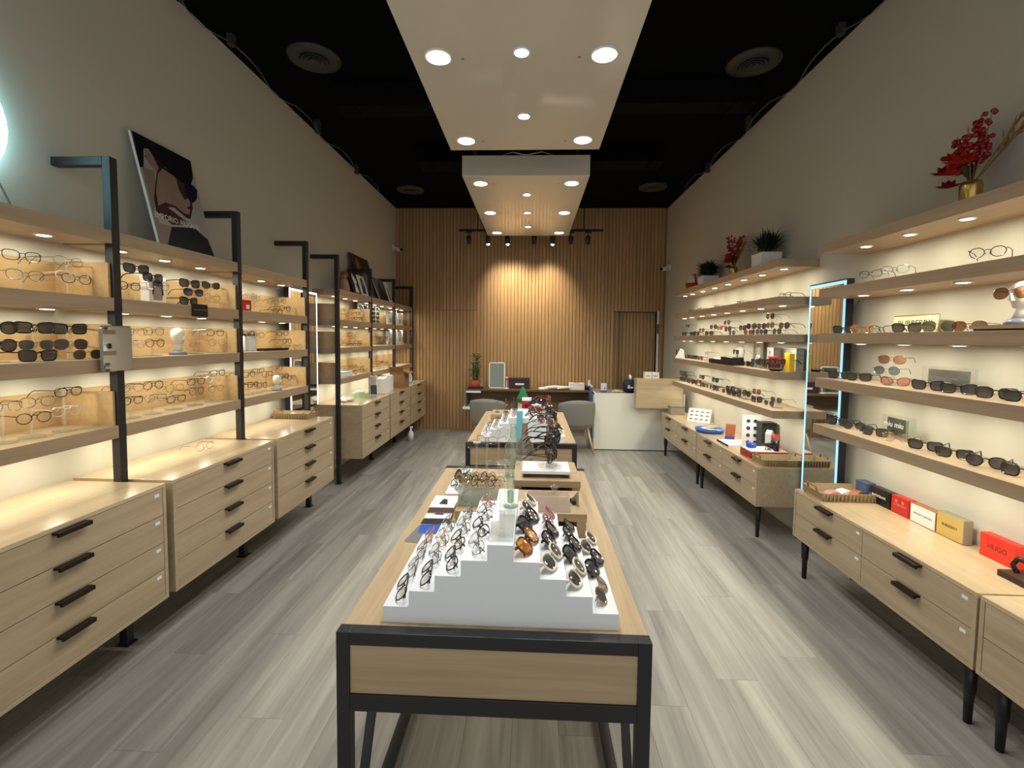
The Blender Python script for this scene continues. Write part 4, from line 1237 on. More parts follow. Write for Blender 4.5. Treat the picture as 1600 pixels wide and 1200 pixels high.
# board of sunglasses in the fifth bay
t = thing('sunglasses_board', 'cream board pinned with rows of small dark sunglasses', 'display board', (-2.2, 6.19, 1.721))
MB().box(-0.01, 0.01, -0.4, 0.4, 0, 0.25).build('panel', STONE, t)
for r_ in range(4):
    MB().box(0.01, 0.02, -0.38, 0.38, 0.035 + 0.058 * r_ - 0.026, 0.035 + 0.058 * r_ - 0.022).build('ledge', CLEAR, t)
for r_ in range(4):
    for c_ in range(5):
        eyewear('square' if (r_ + c_) % 2 else 'round', 'dark sunglasses on the cream board, row %s from top, column %s from entrance' % (('four', 'three', 'two', 'one')[r_], ('one', 'two', 'three', 'four', 'five')[c_]),
                (-2.183, 5.87 + 0.16 * c_, 1.721 + 0.035 + 0.058 * r_), R(90), 'sunglasses on the cream board', True)
# white sleeves in the last bay
for zz, row in ((1.72, 'upper'), (1.43, 'middle')):
    for k in range(5):
        t = thing('paper_sleeve', 'white paper sleeve, %s from entrance, %s shelf by the slat wall' % (ORD[k], row), 'sleeve', (-2.12, 6.82 + 0.16 * k, zz + 0.001), R(12 * (k % 3 - 1)), 'white sleeves in the last bay')
        MB().prism([(0, -0.02), (0, 0.02), (0.2 + 0.01 * (k % 3), 0.012), (0.2 + 0.01 * (k % 3), -0.03)], 'y', -0.055, 0.055).build('sleeve_body', PAPER, t)
        MB().box(0.02, 0.0215, -0.03, 0.03, 0.04, 0.1).build('print_strip', PRBG, t)

# ================================================================== FLOATING-SHELF SIDE
SZ = dict(zip(('top', 'second', 'middle', 'fourth', 'lowest'), RSH))


def vase_flowers(lab, base, k, seed, gold=True):
    rnd = random.Random(seed)
    t = thing('flower_vase', lab, 'flowers', base)
    MB().lathe([(0.035 * k, 0), (0.04 * k, 0.01 * k), (0.042 * k, 0.10 * k), (0.038 * k, 0.12 * k)], 18).build('vase', BRASS if gold else CLEAR, t, True)
    for i in range(9):
        a, r = rnd.uniform(0, 6.28), rnd.uniform(0.03, 0.15) * k
        top = Vector((r * math.cos(a) * 0.6, r * math.sin(a), rnd.uniform(0.26, 0.46) * k))
        st = MB().tube([(0, 0, 0.1 * k), (top.x * 0.4, top.y * 0.4, 0.2 * k), tuple(top)], 0.0025 * k, 5).build('berry_stem', STRAW, t)
        for j in range(16):
            f = rnd.uniform(0.45, 1.0)
            p = Vector((top.x * f, top.y * f, 0.12 * k + (top.z - 0.12 * k) * f)) + Vector((rnd.uniform(-1, 1), rnd.uniform(-1, 1), rnd.uniform(-1, 1))) * 0.02 * k
            MB().ball(tuple(p), 0.0115 * k, 7, 4).build('berry', BERRY, st, True)
    for i, (dx, dy, dz, r) in enumerate(((-0.03, 0.06, 0.24, 0.055), (-0.04, -0.0, 0.20, 0.075), (-0.03, 0.05, 0.17, 0.07), (0.0, 0.14, 0.20, 0.06), (0.0, 0.12, 0.13, 0.05))):
        fl_ = MB()
        for j in range(3):
            for q in range(7):
                a = q * 0.897 + j * 0.4
                e = R(15 + 30 * j)
                fl_.blade((dx * k, dy * k, dz * k), (math.cos(a) * math.cos(e), math.sin(a) * math.cos(e), math.sin(e)), (0, 0, 1), r * k * (1.1 - 0.2 * j), r * k * 0.75)
        fl_.build('bloom', PETAL if i < 3 else BERRY, t)
    for i in range(4):
        a = rnd.uniform(0, 6.28)
        MB().blade((0, 0, 0.12 * k), (math.cos(a) * 0.6, math.sin(a), 1.2), (1, 0, 0), 0.16 * k, 0.04 * k).build('leaf', LEAFD, t)
    for i in range(5):
        a = rnd.uniform(-1.9, -1.1)
        pl = MB()
        d = Vector((math.cos(a) * 0.3, -0.75, rnd.uniform(0.5, 0.95))).normalized()
        pl.tube([(0, 0, 0.1 * k), tuple(d * 0.34 * k + Vector((0, 0, 0.08)))], 0.002 * k, 4)
        for q in range(10):
            pl.blade(tuple(d * (0.16 + 0.02 * q) * k + Vector((0, 0, 0.09 * k))), tuple(d + Vector((rnd.uniform(-.5, .5), rnd.uniform(-.5, .5), rnd.uniform(-.3, .5)))), (1, 0, 0), 0.05 * k, 0.008 * k)
        pl.build('dried_plume', STRAW, t)
    return t


vase_flowers('red flowers and dried plumes in a brass vase above boxed cases', (2.02, 2.28, SZ['top'] + 0.001), 1.0, 3)
vase_flowers('red berries in a brass vase between the potted plants', (2.02, 4.82, SZ['top'] + 0.001), 0.95, 11)


def potted(lab, base, w, h, seed, mat_, grassy):
    rnd = random.Random(seed)
    t = thing('potted_plant', lab, 'plant', base)
    MB().prism([(-w / 2 * 0.85, 0), (w / 2 * 0.85, 0), (w / 2, h), (-w / 2, h)], 'x', -w * 0.45, w * 0.45).build('planter', WHITE, t, bevel=0.003)
    MB().box(-w * 0.42, w * 0.42, -w * 0.46, w * 0.46, h - 0.004, h + 0.004).build('soil', BRN, t)
    fo = MB()
    for i in range(420):
        a = rnd.uniform(0, 6.28)
        e = R(rnd.uniform(15, 85))
        p = (rnd.uniform(-.3, .3) * w, rnd.uniform(-.35, .35) * w, h + rnd.uniform(0, 0.09 if grassy else 0.07))
        fo.blade(p, (math.cos(a) * math.cos(e), math.sin(a) * math.cos(e), math.sin(e)), (0, 0, 1), rnd.uniform(0.09, 0.17) if grassy else rnd.uniform(0.07, 0.15), 0.010 if grassy else 0.024, 0.02)
    tag(fo.build('foliage', mat_, t), kind='stuff')
    return t


potted('dark leafy plant in a white square planter near the slat wall', (2.02, 5.50, SZ['top'] + 0.001), 0.19, 0.11, 5, LEAFD, False)
potted('tufted green plant in a white square planter at the shelf end', (2.02, 4.16, SZ['top'] + 0.001), 0.19, 0.13, 6, LEAFD, True)
t = thing('santa_plush', 'small red and cream plush Santa basket at the end of the plant shelf', 'toy', (2.03, 6.02, SZ['top'] + 0.001))  # a Santa plush, given the made-up shape of a handled basket
MB().lathe([(0.07, 0), (0.09, 0.05), (0.095, 0.09)], 16).build('plush_body', RED, t, True)
MB().ball((0, 0, 0.12), 0.075, 14, 8).build('filling', STONE, t, True)
MB().tube([(0, 0.09, 0.09), (0, 0.06, 0.2), (0, -0.06, 0.2), (0, -0.09, 0.09)], 0.008, 6).build('handle', DRED, t, True)
t = thing('glass_dome', 'small clear glass ornament at the plant shelf corner', 'ornament', (2.0, 3.75, SZ['top'] + 0.001))
MB().lathe([(0.05, 0), (0.05, 0.006)], 16).build('base', GREYM, t)
MB().lathe([(0.02, 0.006), (0.035, 0.02), (0.03, 0.05), (0.004, 0.065)], 16).build('dome', CLEAR, t, True)

# near shelves: signs, blocks, heads
t = thing('brand_sign', 'pale standing sign with dark lettering on the middle shelf', 'sign', (2.10, 2.665, SZ['middle'] + 0.001))
t.rotation_euler = (0, R(8), 0)
MB().box(0, 0.006, -0.15, 0.15, 0, 0.10).build('plate', mat('sign_cream', rgb(232, 216, 176), 0.5), t)
MB().box(-0.0015, 0, -0.15, 0.15, 0.096, 0.10).build('gold_edge', F_GOLD, t)
lettering('lettering', 'BURBERRY', 0.042, INK, t, (-0.0008, 0, 0.055), FACE_NX, 0.0003, width=0.23)
t = thing('display_tray', 'oak tray carrying the white display head', 'tray', (1.98, 1.90, SZ['middle'] + 0.001))
MB().box(-0.09, 0.09, -0.2, 0.2, 0.008, 0.024).build('tray_board', SHELF_OAK, t)
MB().box(-0.08, 0.08, -0.19, 0.19, 0, 0.008).build('foot', BLACK, t)
bust('white plaster head wearing dark pilot sunglasses over the boxed cases', (1.98, 1.975, SZ['middle'] + 0.026), -1, h=0.17)
eyewear('brown', 'brown pilot sunglasses worn by the white display head', (1.933, 1.975, SZ['middle'] + 0.026 + 0.128), R(-90 + 12), None)


def block_sign(lab, base, w, h, inner, text, tm_, size, width):
    t = thing('acrylic_block', lab, 'sign', base, group='acrylic sign blocks')
    MB().box(-0.022, 0.022, -w / 2, w / 2, 0, h).build('clear_block', CLEAR, t, bevel=0.002)
    MB().box(-0.004, 0.004, -w / 2 + 0.018, w / 2 - 0.018, 0.012, h - 0.014).build('plate', inner, t)
    lettering('lettering', text, size, tm_, t, (-0.0225, 0, h * (0.62 if w < 0.2 else 0.5)), FACE_NX, 0.0003, width)
    return t


block_sign('clear acrylic block with silver plate on the fourth shelf', (2.06, 2.38, SZ['fourth'] + 0.001), 0.26, 0.115, GREYM, 'EMPORIO ARMANI', INKG, 0.02, 0.14)
block_sign('dark green acrylic block with white lettering on the lowest shelf', (2.05, 2.665, SZ['lowest'] + 0.001), 0.175, 0.125, mat('bottle_green_plate', rgb(44, 58, 48), 0.3), 'miu miu', PAPER, 0.045, 0.135)
MB().box(-0.024, 0.024, -0.098, -0.0885, 0, 0.125).build('green_edge', GREENGLASS, bpy.data.objects['acrylic_block.001'])

# row of boxed cases on the cabinet
BZ = 0.576


def case_box(lab, y0, y1, h, m_, txt, tm_, size, width, side=None, x=2.085, dx=0.045):
    t = thing('case_box', lab, 'box', (x + dx / 2, (y0 + y1) / 2, BZ), group='boxed cases along the cabinet')
    w = y1 - y0
    MB().box(-dx / 2, dx / 2, -w / 2, w / 2, 0, h).build('box_body', side or m_, t, bevel=0.003)
    MB().box(-dx / 2 - 0.0012, -dx / 2, -w / 2 + 0.003, w / 2 - 0.003, 0.003, h - 0.003).build('front_face', m_, t)
    if txt:
        lettering('lettering', txt, size, tm_, t, (-dx / 2 - 0.0016, 0, h * 0.52), FACE_NX, 0.0003, width)
    return t


case_box('black case box with white lettering', 2.735, 2.89, 0.098, BLACK, 'MONTBLANC', PAPER, 0.02, 0.095)
t = bpy.data.objects['case_box']
MB().lathe([(0.0005, 0), (0.007, 0), (0.007, 0.0004)], 6, caps=False).build('star_emblem', PAPER, t, loc=(-0.0238, 0.058, 0.051), rot=(0, R(-90), 0))
case_box('red case box with pale lettering and marks', 2.60, 2.725, 0.10, RED, 'CARRERA', F_PINK, 0.018, 0.09)
t = bpy.data.objects['case_box.001']
for q in (-0.02, 0.025):
    MB().prism([(q - 0.008, 0.065), (q + 0.008, 0.065), (q + 0.009, 0.08), (q - 0.009, 0.08)], 'x', -0.0245, -0.0238).build('mark_print', F_PINK, t)
case_box('white case box with tan leather sides and grey lettering', 2.43, 2.59, 0.10, PAPER, 'EMPORIO ARMANI', INKG, 0.014, 0.115, TANC)
case_box('gold case box with brown lettering', 2.275, 2.425, 0.118, GOLDC, 'BURBERRY', BRN, 0.02, 0.085, TAUPE)
case_box('bright red case box with dark lettering', 2.03, 2.195, 0.105, mat('bright_red_card', rgb(226, 52, 34), 0.4, vary=0.05), 'HUGO', BRN, 0.036, 0.085)
t = carton('blue_case', 'slate blue hard case standing behind the rattan tray', 'case', (2.10, 2.955, BZ), 0.06, 0.09, 0.10, NAVYC)
t = thing('trinket_stand', 'dark brown stand at the end of the boxed cases', 'stand', (2.02, 1.93, BZ))
MB().box(-0.05, 0.05, -0.06, 0.06, 0, 0.025).build('foot', mat('dark_walnut', rgb(58, 36, 26), 0.5), t)
MB().tube([(0, 0.03, 0.025), (0, 0.05, 0.05), (0, 0.03, 0.085), (0, -0.02, 0.085)], 0.01, 8).build('ring_holder', BLACK, t, True)

# far shelves: props on the fourth shelf
zf = SZ['fourth'] + 0.001
t = thing('card_terminal', 'white tablet stand at the slat-wall end of the fourth shelf', 'stand', (1.92, 6.1, zf), R(-20))
MB().prism([(0, -0.06), (0, 0.06), (0.1, 0.04), (0.12, -0.0)], 'y', -0.06, 0.06).build('case', WHITE, t)
MB().box(-0.05, -0.035, -0.05, 0.05, 0.03, 0.1).build('screen', INK, t)
t = thing('black_case', 'long black tray case with white lining on the fourth shelf', 'case', (1.93, 4.72, zf))
MB().box(-0.05, 0.05, -0.3, 0.3, 0, 0.045).build('case_body', BLACK, t, bevel=0.004)
MB().box(-0.042, 0.042, 0.0, 0.29, 0.045, 0.05).build('lining', PAPER, t)
MB().box(-0.05, 0.05, -0.3, -0.01, 0.045, 0.075).build('raised_lid', BLACK, t, bevel=0.004)
bust('white plaster head behind the long black tray case', (2.03, 4.62, zf), -1, h=0.17)
eyewear('pilot', 'dark pilot sunglasses worn by the head behind black tray case', (1.985, 4.62, zf + 0.125), R(-90), None)
t = thing('frame_mirror', 'narrow framed mirror standing on the fourth shelf', 'mirror', (2.12, 4.44, zf))
MB().box(-0.008, 0.008, -0.09, 0.09, 0, 0.215).build('frame', TAUPE, t)
MB().box(-0.010, -0.008, -0.075, 0.075, 0.012, 0.203).build('glass', CHROME, t)
t = thing('silver_plaque', 'tilted silver plaque beside the narrow framed mirror', 'plaque', (2.02, 4.30, zf))
t.rotation_euler = (0, R(20), R(-10))
MB().box(-0.006, 0.006, -0.06, 0.06, 0, 0.11).build('plate', GREYM, t)
MB().box(0.0, 0.05, -0.05, 0.05, 0, 0.008).build('foot', GREYM, t)
for i, (y, z, lab) in enumerate(((4.13, 0, 'lower grey box with red mark beside red case'), (4.13, 0.09, 'upper grey box with red mark beside red case'), (3.80, 0, 'lower grey box with red mark beside yellow case'), (3.80, 0.09, 'upper grey box with red mark beside yellow case'))):
    t = carton('grey_case_box', lab, 'box', (2.10, y, zf + z), 0.06, 0.11 if i < 2 else 0.14, 0.088, PRBG, group='stacked grey case boxes')
    lettering('red_mark', 'R', 0.05, RED, t, (-0.0315, 0.0, 0.042), FACE_NX, 0.0003)
carton('red_case', 'red hard case on the fourth shelf below the plants', 'case', (2.04, 3.985, zf), 0.05, 0.13, 0.105, RED)
carton('yellow_case', 'yellow box at the mirror end of the fourth shelf', 'box', (2.0, 3.69, zf), 0.04, 0.07, 0.14, YEL)
t = thing('wood_dish', 'dark wooden dish at the mirror end of the fourth shelf', 'dish', (1.91, 3.72, zf))
MB().lathe([(0.03, 0), (0.06, 0.018), (0.056, 0.02), (0.028, 0.006)], 18).build('bowl', mat('dark_walnut', rgb(58, 36, 26), 0.5), t, True)
MB().lathe([(0.02, 0.006), (0.03, 0.012)], 12).build('well', BRN, t)

# far cabinet top
zc = 0.576
t = thing('lens_sheet', 'white sheet printed with small lens shapes leaning on the wall', 'leaflet', (1.98, 5.55, zc), R(-25))
t.rotation_euler = (R(-28), 0, R(-35))
MB().box(-0.13, 0.13, 0, 0.006, 0, 0.17).build('sheet', PAPER, t)
for r_ in range(3):
    for c_ in range(4):
        MB().cbox(-0.09 + 0.06 * c_, -0.001, 0.035 + 0.048 * r_, 0.034, 0.002, 0.018).build('lens_print', INKG, t)
t = thing('blue_tray', 'blue plastic tray of leaflets on the far cabinet', 'tray', (1.90, 4.98, zc), R(8))
MB().lathe([(0.13, 0), (0.15, 0.035), (0.145, 0.035), (0.125, 0.006)], 20).build('tray_body', BLUE, t, True)
MB().cbox(0, 0, 0.03, 0.16, 0.12, 0.006).build('leaflet', PAPER, t, rot=(0, R(6), R(20)))
MB().cbox(0.02, 0.03, 0.042, 0.16, 0.1, 0.006).build('leaflet', TAUPE, t, rot=(0, R(-8), R(-15)))
t = thing('orange_card', 'orange and blue promo card standing on the far cabinet', 'card', (1.95, 4.60, zc), R(-30))
t.rotation_euler = (R(-10), 0, R(-40))
MB().box(-0.045, 0.045, 0, 0.005, 0, 0.15).build('card', mat('orange_print', rgb(196, 110, 70), 0.5, vary=0.5, bscale=20), t)
MB().box(-0.045, 0.045, -0.001, 0.0, 0, 0.03).build('blue_band', BLUE, t)
t = thing('white_case_open', 'open white sample case with lens discs on the far cabinet', 'case', (1.93, 4.42, zc), R(-90))
MB().box(-0.13, 0.13, -0.12, 0.11, 0, 0.012).build('case_base', PAPER, t)
MB().box(-0.13, 0.13, -0.124, -0.12, 0, 0.016).build('dark_edge', INK, t)
t = thing('lens_sample_board', 'upright white panel with pairs of blue lens discs', 'sample board', (2.0, 4.26, zc), R(-8))
MB().box(-0.08, 0.08, 0, 0.008, 0, 0.30).build('board', WHITE, t)
dmesh = MB().lathe([(0.0005, 0), (0.017, 0), (0.017, 0.003)], 12, caps=False).mesh('lens_disc', mat('blue_lens_disc', rgb(54, 66, 130), 0.25))
for r_ in range(4):
    for c_ in (-1, 1):
        inst('lens_disc', dmesh, t, (c_ * 0.03, -0.0005, 0.05 + 0.065 * r_), (R(90), 0, 0))
t = thing('dark_case', 'dark green patterned box behind the lens panel', 'box', (2.07, 4.14, zc))
MB().box(-0.06, 0.06, -0.05, 0.05, 0, 0.22).build('box_body', mat('dark_pattern', rgb(52, 60, 52), 0.5, vary=0.6, bscale=60), t)
MB().box(-0.062, 0.062, -0.052, 0.052, 0.22, 0.26).build('lid', BLACK, t)
t = thing('red_crate', 'low red crate heaped with small goods on the far cabinet', 'crate', (1.965, 3.96, zc), R(0))
MB().box(-0.15, 0.15, -0.10, 0.10, 0, 0.055).build('crate_body', DRED, t, bevel=0.002)
MB().box(-0.145, 0.145, -0.095, 0.095, 0.055, 0.062).build('lining', PAPER, t)
zc2 = zc + 0.062
for nm, lab, x, y, m_, k in (('leather_watch', 'black coiled strap on the red crate', 1.98, 3.92, BLACK, 0), ('blue_pouch', 'blue pouch on the red crate', 1.88, 4.0, BLUE, 1), ('cream_pouch', 'cream and black pouch on the red crate', 2.04, 4.02, STONE, 2), ('red_pouch', 'red pouch standing on the red crate', 2.06, 3.95, RED, 3), ('black_tube', 'black tube standing at the red crate end', 2.03, 3.885, BLACK, 4)):
    t = thing(nm, lab, 'strap' if k == 0 else ('tube' if k == 4 else 'pouch'), (x, y, zc2 + 0.001), R(20 * k))
    if k == 0:
        MB().tube([(0.035 * math.cos(a * 0.5), 0.035 * math.sin(a * 0.5), 0.02 + 0.004 * a) for a in range(14)], 0.012, 8).build('strap', m_, t, True)
        MB().lathe([(0.02, 0), (0.022, 0.012), (0.018, 0.014)], 14).build('dial', GREYM, t)
    elif k == 4:
        MB().lathe([(0.02, 0), (0.02, 0.09)], 14).build('tube_body', m_, t, True)
        MB().lathe([(0.021, 0.09), (0.021, 0.11)], 14).build('cap', GREYM, t)
    else:
        h = (0.05, 0.05, 0.15, 0.13)[k]
        MB().prism([(0, -0.035), (0, 0.035), (h * 0.8, 0.032), (h, 0.0), (h * 0.8, -0.032)], 'y', -0.025, 0.025).build('pouch_body', m_, t, bevel=0.006)
        MB().box(-0.02, 0.02, -0.027, 0.027, h * 0.62, h * 0.7).build('flap_band', BLACK if k != 1 else PAPER, t)

# ================================================================== ON THE FRONT TABLE
t = thing('acrylic_tee', 'clear acrylic tee stand on the pyramid crest', 'stand', (SX, 1.31, TZ + 5 * SHT + 0.001))
MB().box(-0.034, 0.034, -0.06, 0.14, 0, 0.012).build('foot', CLEAR, t)
MB().tube([(0, 0.0, 0.012), (0, 0.0, 0.20)], 0.0085, 12).build('post', CLEAR, t, True)
MB().tube([(-0.05, 0.0, 0.205), (0.05, 0.0, 0.205)], 0.0075, 10).build('crossbar', CLEAR, t, True)
t = thing('green_bottle', 'slim green-tinted glass bottle behind the acrylic tee', 'bottle', (SX + 0.014, 1.52, TZ + 5 * SHT + 0.001))
MB().lathe([(0.024, 0), (0.025, 0.004), (0.013, 0.012), (0.014, 0.10), (0.010, 0.125), (0.005, 0.14), (0.005, 0.18), (0.007, 0.185)], 18).build('glass', GREENGLASS, t, True)
MB().lathe([(0.004, 0.012), (0.010, 0.014), (0.010, 0.05), (0.004, 0.055)], 14).build('liquid', sheet('green_liquid', (0.62, 0.72, 0.62, 1), 0.85), t, True)


def riser(lab, x0, x1, y0, y1, z0, h, th=0.032):
    t = thing('oak_riser', lab, 'riser', ((x0 + x1) / 2, (y0 + y1) / 2, z0), group='oak display risers')
    dx, dy = (x1 - x0) / 2, (y1 - y0) / 2
    MB().box(-dx, dx, -dy, dy, h - th, h).build('top_board', wood('table_oak_cross', O1, O2, 'x'), t, bevel=0.0015)
    for a in (-1, 1):
        MB().box(a * (dx - 0.02) - 0.018, a * (dx - 0.02) + 0.018, -dy + 0.01, dy - 0.01, 0, h - th).build('foot', OAK_Z, t)
    MB().box(-dx + 0.04, dx - 0.04, dy - 0.03, dy - 0.02, 0, h - th).build('back_board', BLACK, t)
    return t


riser('wide oak riser just behind the front pyramid', -0.30, 0.225, 1.80, 2.08, TZ, 0.10)
riser('smaller oak riser holding the white slab', -0.08, 0.235, 2.14, 2.48, TZ, 0.125)
t = thing('white_slab', 'white slab on dark feet on the smaller riser', 'tray', (0.075, 2.27, TZ + 0.126))
MB().box(-0.115, 0.115, -0.09, 0.09, 0.018, 0.032).build('slab', ACRYL_W, t)
for a in (-1, 1):
    MB().box(a * 0.095 - 0.012, a * 0.095 + 0.012, -0.08, 0.08, 0, 0.018).build('foot', BRN, t)


def eyewear_tower(lab, base, kinds, h, s, words):
    t = thing('eyewear_tower', lab, 'stand', base, group='clear eyewear towers')
    MB().lathe([(0.05, 0), (0.05, 0.008)], 20).build('base', CLEAR, t)
    MB().box(-0.005, 0.005, -0.012, 0.012, 0.008, h).build('mast', CLEAR, t)
    n = len(kinds)
    for i, k in enumerate(kinds):
        z = 0.04 + (h - 0.05) * i / (n - 1)
        MB().cbox(s * 0.01, 0, z, 0.024, 0.014, 0.008).build('nose_rest', CLEAR, t)
        eyewear(k, '%s, %s from the foot of the %s' % (STYLES[k][7], ORD[i], words), (base[0] + s * 0.026, base[1], base[2] + z + 0.006), R(90 if s > 0 else -90) + R((-22, 10, -34, 26)[i % 4]), 'eyewear on the ' + words)


eyewear_tower('clear tower of dark sunglasses on the white slab', (0.085, 2.27, TZ + 0.16), ['square', 'cat', 'bigblack', 'round', 'brown', 'square'], 0.26, 1, 'tower on the white slab')
eyewear_tower('clear tower of dark sunglasses behind the smaller riser', (0.09, 2.62, TZ + 0.001), ['brown', 'square', 'goldsun', 'bigblack', 'square', 'tort', 'round'], 0.36, 1, 'tower behind the smaller riser')

# acrylic block with wire-rimmed glasses hung on it
t = thing('acrylic_box', 'clear acrylic box hung with thin wire glasses on the wide riser', 'display case', (-0.225, 1.95, TZ + 0.101))
MB().box(-0.07, 0.10, -0.10, 0.12, 0, 0.006).build('floor_sheet', GREENGLASS, t)
for (x0, x1, y0, y1) in ((-0.07, 0.10, -0.10, -0.096), (-0.07, 0.10, 0.116, 0.12), (-0.07, -0.066, -0.096, 0.116), (0.096, 0.10, -0.096, 0.116)):
    MB().box(x0, x1, y0, y1, 0.006, 0.07).build('side_sheet', CLEAR, t)
MB().box(-0.072, 0.102, -0.102, 0.122, 0.07, 0.075).build('top_sheet', CLEAR, t)
for i in range(5):
    eyewear('tort' if i % 2 else 'gold', '%s, %s of five across the clear acrylic box' % (STYLES['tort' if i % 2 else 'gold'][7], ORD[i]), (-0.285 + 0.035 * i, 1.905, TZ + 0.20), R(-55), 'glasses on the acrylic box', True, R(-25))
t = thing('clear_easel', 'clear acrylic easel with a pale sheet on the wide riser', 'easel', (0.10, 1.90, TZ + 0.101))
MB().prism([(-0.09, 0), (0.09, 0), (0.03, 0.045), (-0.03, 0.045)], 'x', -0.11, 0.06).build('wedge', sheet('smoke_acrylic', (0.86, 0.78, 0.70, 1), 0.8), t)
MB().lathe([(0.012, 0.045), (0.009, 0.06), (0.02, 0.075), (0.004, 0.085)], 12).build('finial', CLEAR, t, True)
t = thing('wood_wedge', 'thin wooden wedge card on the wide riser', 'card', (0.185, 1.93, TZ + 0.101), R(15))
MB().prism([(-0.05, 0), (0.03, 0), (-0.045, 0.06)], 'x', -0.003, 0.003).build('card', OAK_Z, t)
MB().cbox(-0.008, -0.01, 0.008, 0.014, 0.04, 0.016).build('foot', LEAFD, t)

# magazines and the low white strip on the drawer-wall side
for i, (y, z, m_, lab) in enumerate(((1.80, 0, INKG, 'grey magazine at the bottom of the front table spread'), (1.88, 0.005, BLUE, 'blue-covered magazine on the front table'), (1.95, 0.010, INK, 'black-covered magazine on the front table'),
                                     (2.0, 0.015, PAPER, 'white magazine with a dark stripe on the front table'), (2.05, 0.020, BRN, 'brown-covered magazine on the front table'), (2.10, 0.025, PAPER, 'topmost white magazine with a printed figure on the front table'))):
    t = thing('magazine', lab, 'magazine', (-0.395, y, TZ + 0.001 + z), R((-8, 3, -2, 1, 2, 0)[i]), 'magazines fanned on the front table')
    MB().box(-0.055 if i else -0.075, 0.055, -0.08, 0.07, 0, 0.004).build('pages', PAPER, t)
    MB().box(-0.056 if i else -0.076, 0.056, -0.081, 0.071, 0.004, 0.0048).build('cover', m_, t)
    if i in (3, 5):
        MB().prism([(-0.02, -0.04), (0.02, -0.045), (0.01, 0.02), (-0.01, 0.03)], 'z', 0.0048, 0.0052).build('figure_print', INK, t)
t = thing('white_ledge', 'low white ledge with folded glasses beside the acrylic box', 'display stand', (-0.375, 2.43, TZ))
MB().box(-0.04, 0.04, -0.22, 0.22, 0, 0.028).build('ledge_body', ACRYL_W, t)
MB().box(-0.04, -0.036, -0.22, 0.22, 0.028, 0.031).build('lip', ACRYL_W, t)
for i in range(3):
    eyewear(('black', 'bigblack', 'steel')[i], 'folded %s, %s back on the low white ledge' % (STYLES[('black', 'bigblack', 'steel')[i]][7], ORD[i]), (-0.375, 2.29 + 0.14 * i, TZ + 0.05), R(-60), 'eyewear on the low white ledge', True, R(-35))

# bottles and clear posts at the back of the front table
for i, (x, y, m_, lab) in enumerate(((-0.10, 2.62, GREENGLASS, 'clear glass bottle at the back of the front table'), (-0.035, 2.66, sheet('smoke_glass', (0.62, 0.52, 0.42, 1), 0.75), 'smoky brown glass bottle at the back of the front table'))):
    t = thing('glass_bottle', lab, 'bottle', (x, y, TZ + 0.001))
    MB().lathe([(0.045, 0), (0.05, 0.02), (0.05, 0.17), (0.02, 0.22), (0.016, 0.29), (0.02, 0.295)], 18).build('glass', m_, t, True)
    MB().lathe([(0.046, 0.05), (0.0515, 0.05), (0.0515, 0.12), (0.046, 0.12)], 18, caps=False).build('label_band', TAUPE if i else CLEAR, t, True)
for i, (x, y) in enumerate(((-0.30, 2.55), (-0.24, 2.52), (-0.18, 2.58))):
    t = thing('acrylic_post_stand', 'clear acrylic post stand, %s from the drawer wall, behind the acrylic box' % ORD[i], 'stand', (x, y, TZ + 0.001), group='clear post stands behind the acrylic box')
    MB().box(-0.03, 0.03, -0.03, 0.03, 0, 0.006).build('base', CLEAR, t)
    MB().tube([(0, 0, 0.006), (0, 0, 0.2 + 0.04 * i)], 0.007, 8).build('post', CLEAR, t, True)
    MB().box(-0.02, 0.02, -0.006, 0.006, 0.2 + 0.04 * i, 0.208 + 0.04 * i).build('cap', WHITE, t)
    eyewear(('wire', 'steel', 'crystal')[i], '%s on the clear post stand, %s from the drawer wall' % (STYLES[('wire', 'steel', 'crystal')[i]][7], ORD[i]), (x, y - 0.012, TZ + 0.19 + 0.04 * i), R(-20), 'glasses on the clear post stands')

# ================================================================== ON THE SECOND TABLE
carton('turquoise_box', 'tall turquoise box standing before the far pyramid', 'box', (SX2 - 0.022, 3.482, TZ + 0.006), 0.042, 0.03, 0.235, TEAL, rz=R(10))
riser('oak riser with small trees of glasses behind the far pyramid', -0.36, -0.10, 4.08, 4.36, TZ, 0.11)
t = thing('white_plinth', 'plain white plinth carrying the red lacquer boxes', 'plinth', (0.005, 4.17, TZ + 0.001))
MB().box(-0.10, 0.10, -0.12, 0.10, 0, 0.075).build('plinth_body', ACRYL_W, t)
MB().box(-0.104, 0.104, -0.124, 0.104, 0.075, 0.083).build('plinth_cap', ACRYL_W, t)
for i, (x, y, z, lab) in enumerate(((-0.04, 4.19, 0.0, 'lower of two stacked red lacquer boxes on the white plinth'), (-0.04, 4.19, 0.0785, 'upper of two stacked red lacquer boxes on the white plinth'), (0.05, 4.12, 0.0, 'single red lacquer box with a white lid on the plinth'))):
    t = thing('red_lacquer_box', lab, 'box', (x, y, TZ + 0.0845 + z), R((0, 0, -8)[i]), 'red lacquer boxes')
    h = (0.078, 0.082, 0.118)[i]
    MB().box(-0.044, 0.044, -0.055, 0.055, 0, h - 0.018).build('box_body', DRED, t)
    MB().box(-0.044, 0.044, -0.055, 0.055, h - 0.018, h).build('lid', WHITE if i else DRED, t)
    MB().box(-0.02, 0.02, -0.057, -0.055, 0.015, 0.03).build('label_strip', BLACK, t)
eyewear('bigblack', 'thick black sunglasses on the single red lacquer box', (0.05, 4.12, TZ + 0.0845 + 0.118 + 0.022), R(-10), None, True, R(-20))
t = thing('white_pedestal', 'rounded white pedestal on the second table', 'pedestal', (0.10, 4.55, TZ + 0.001))
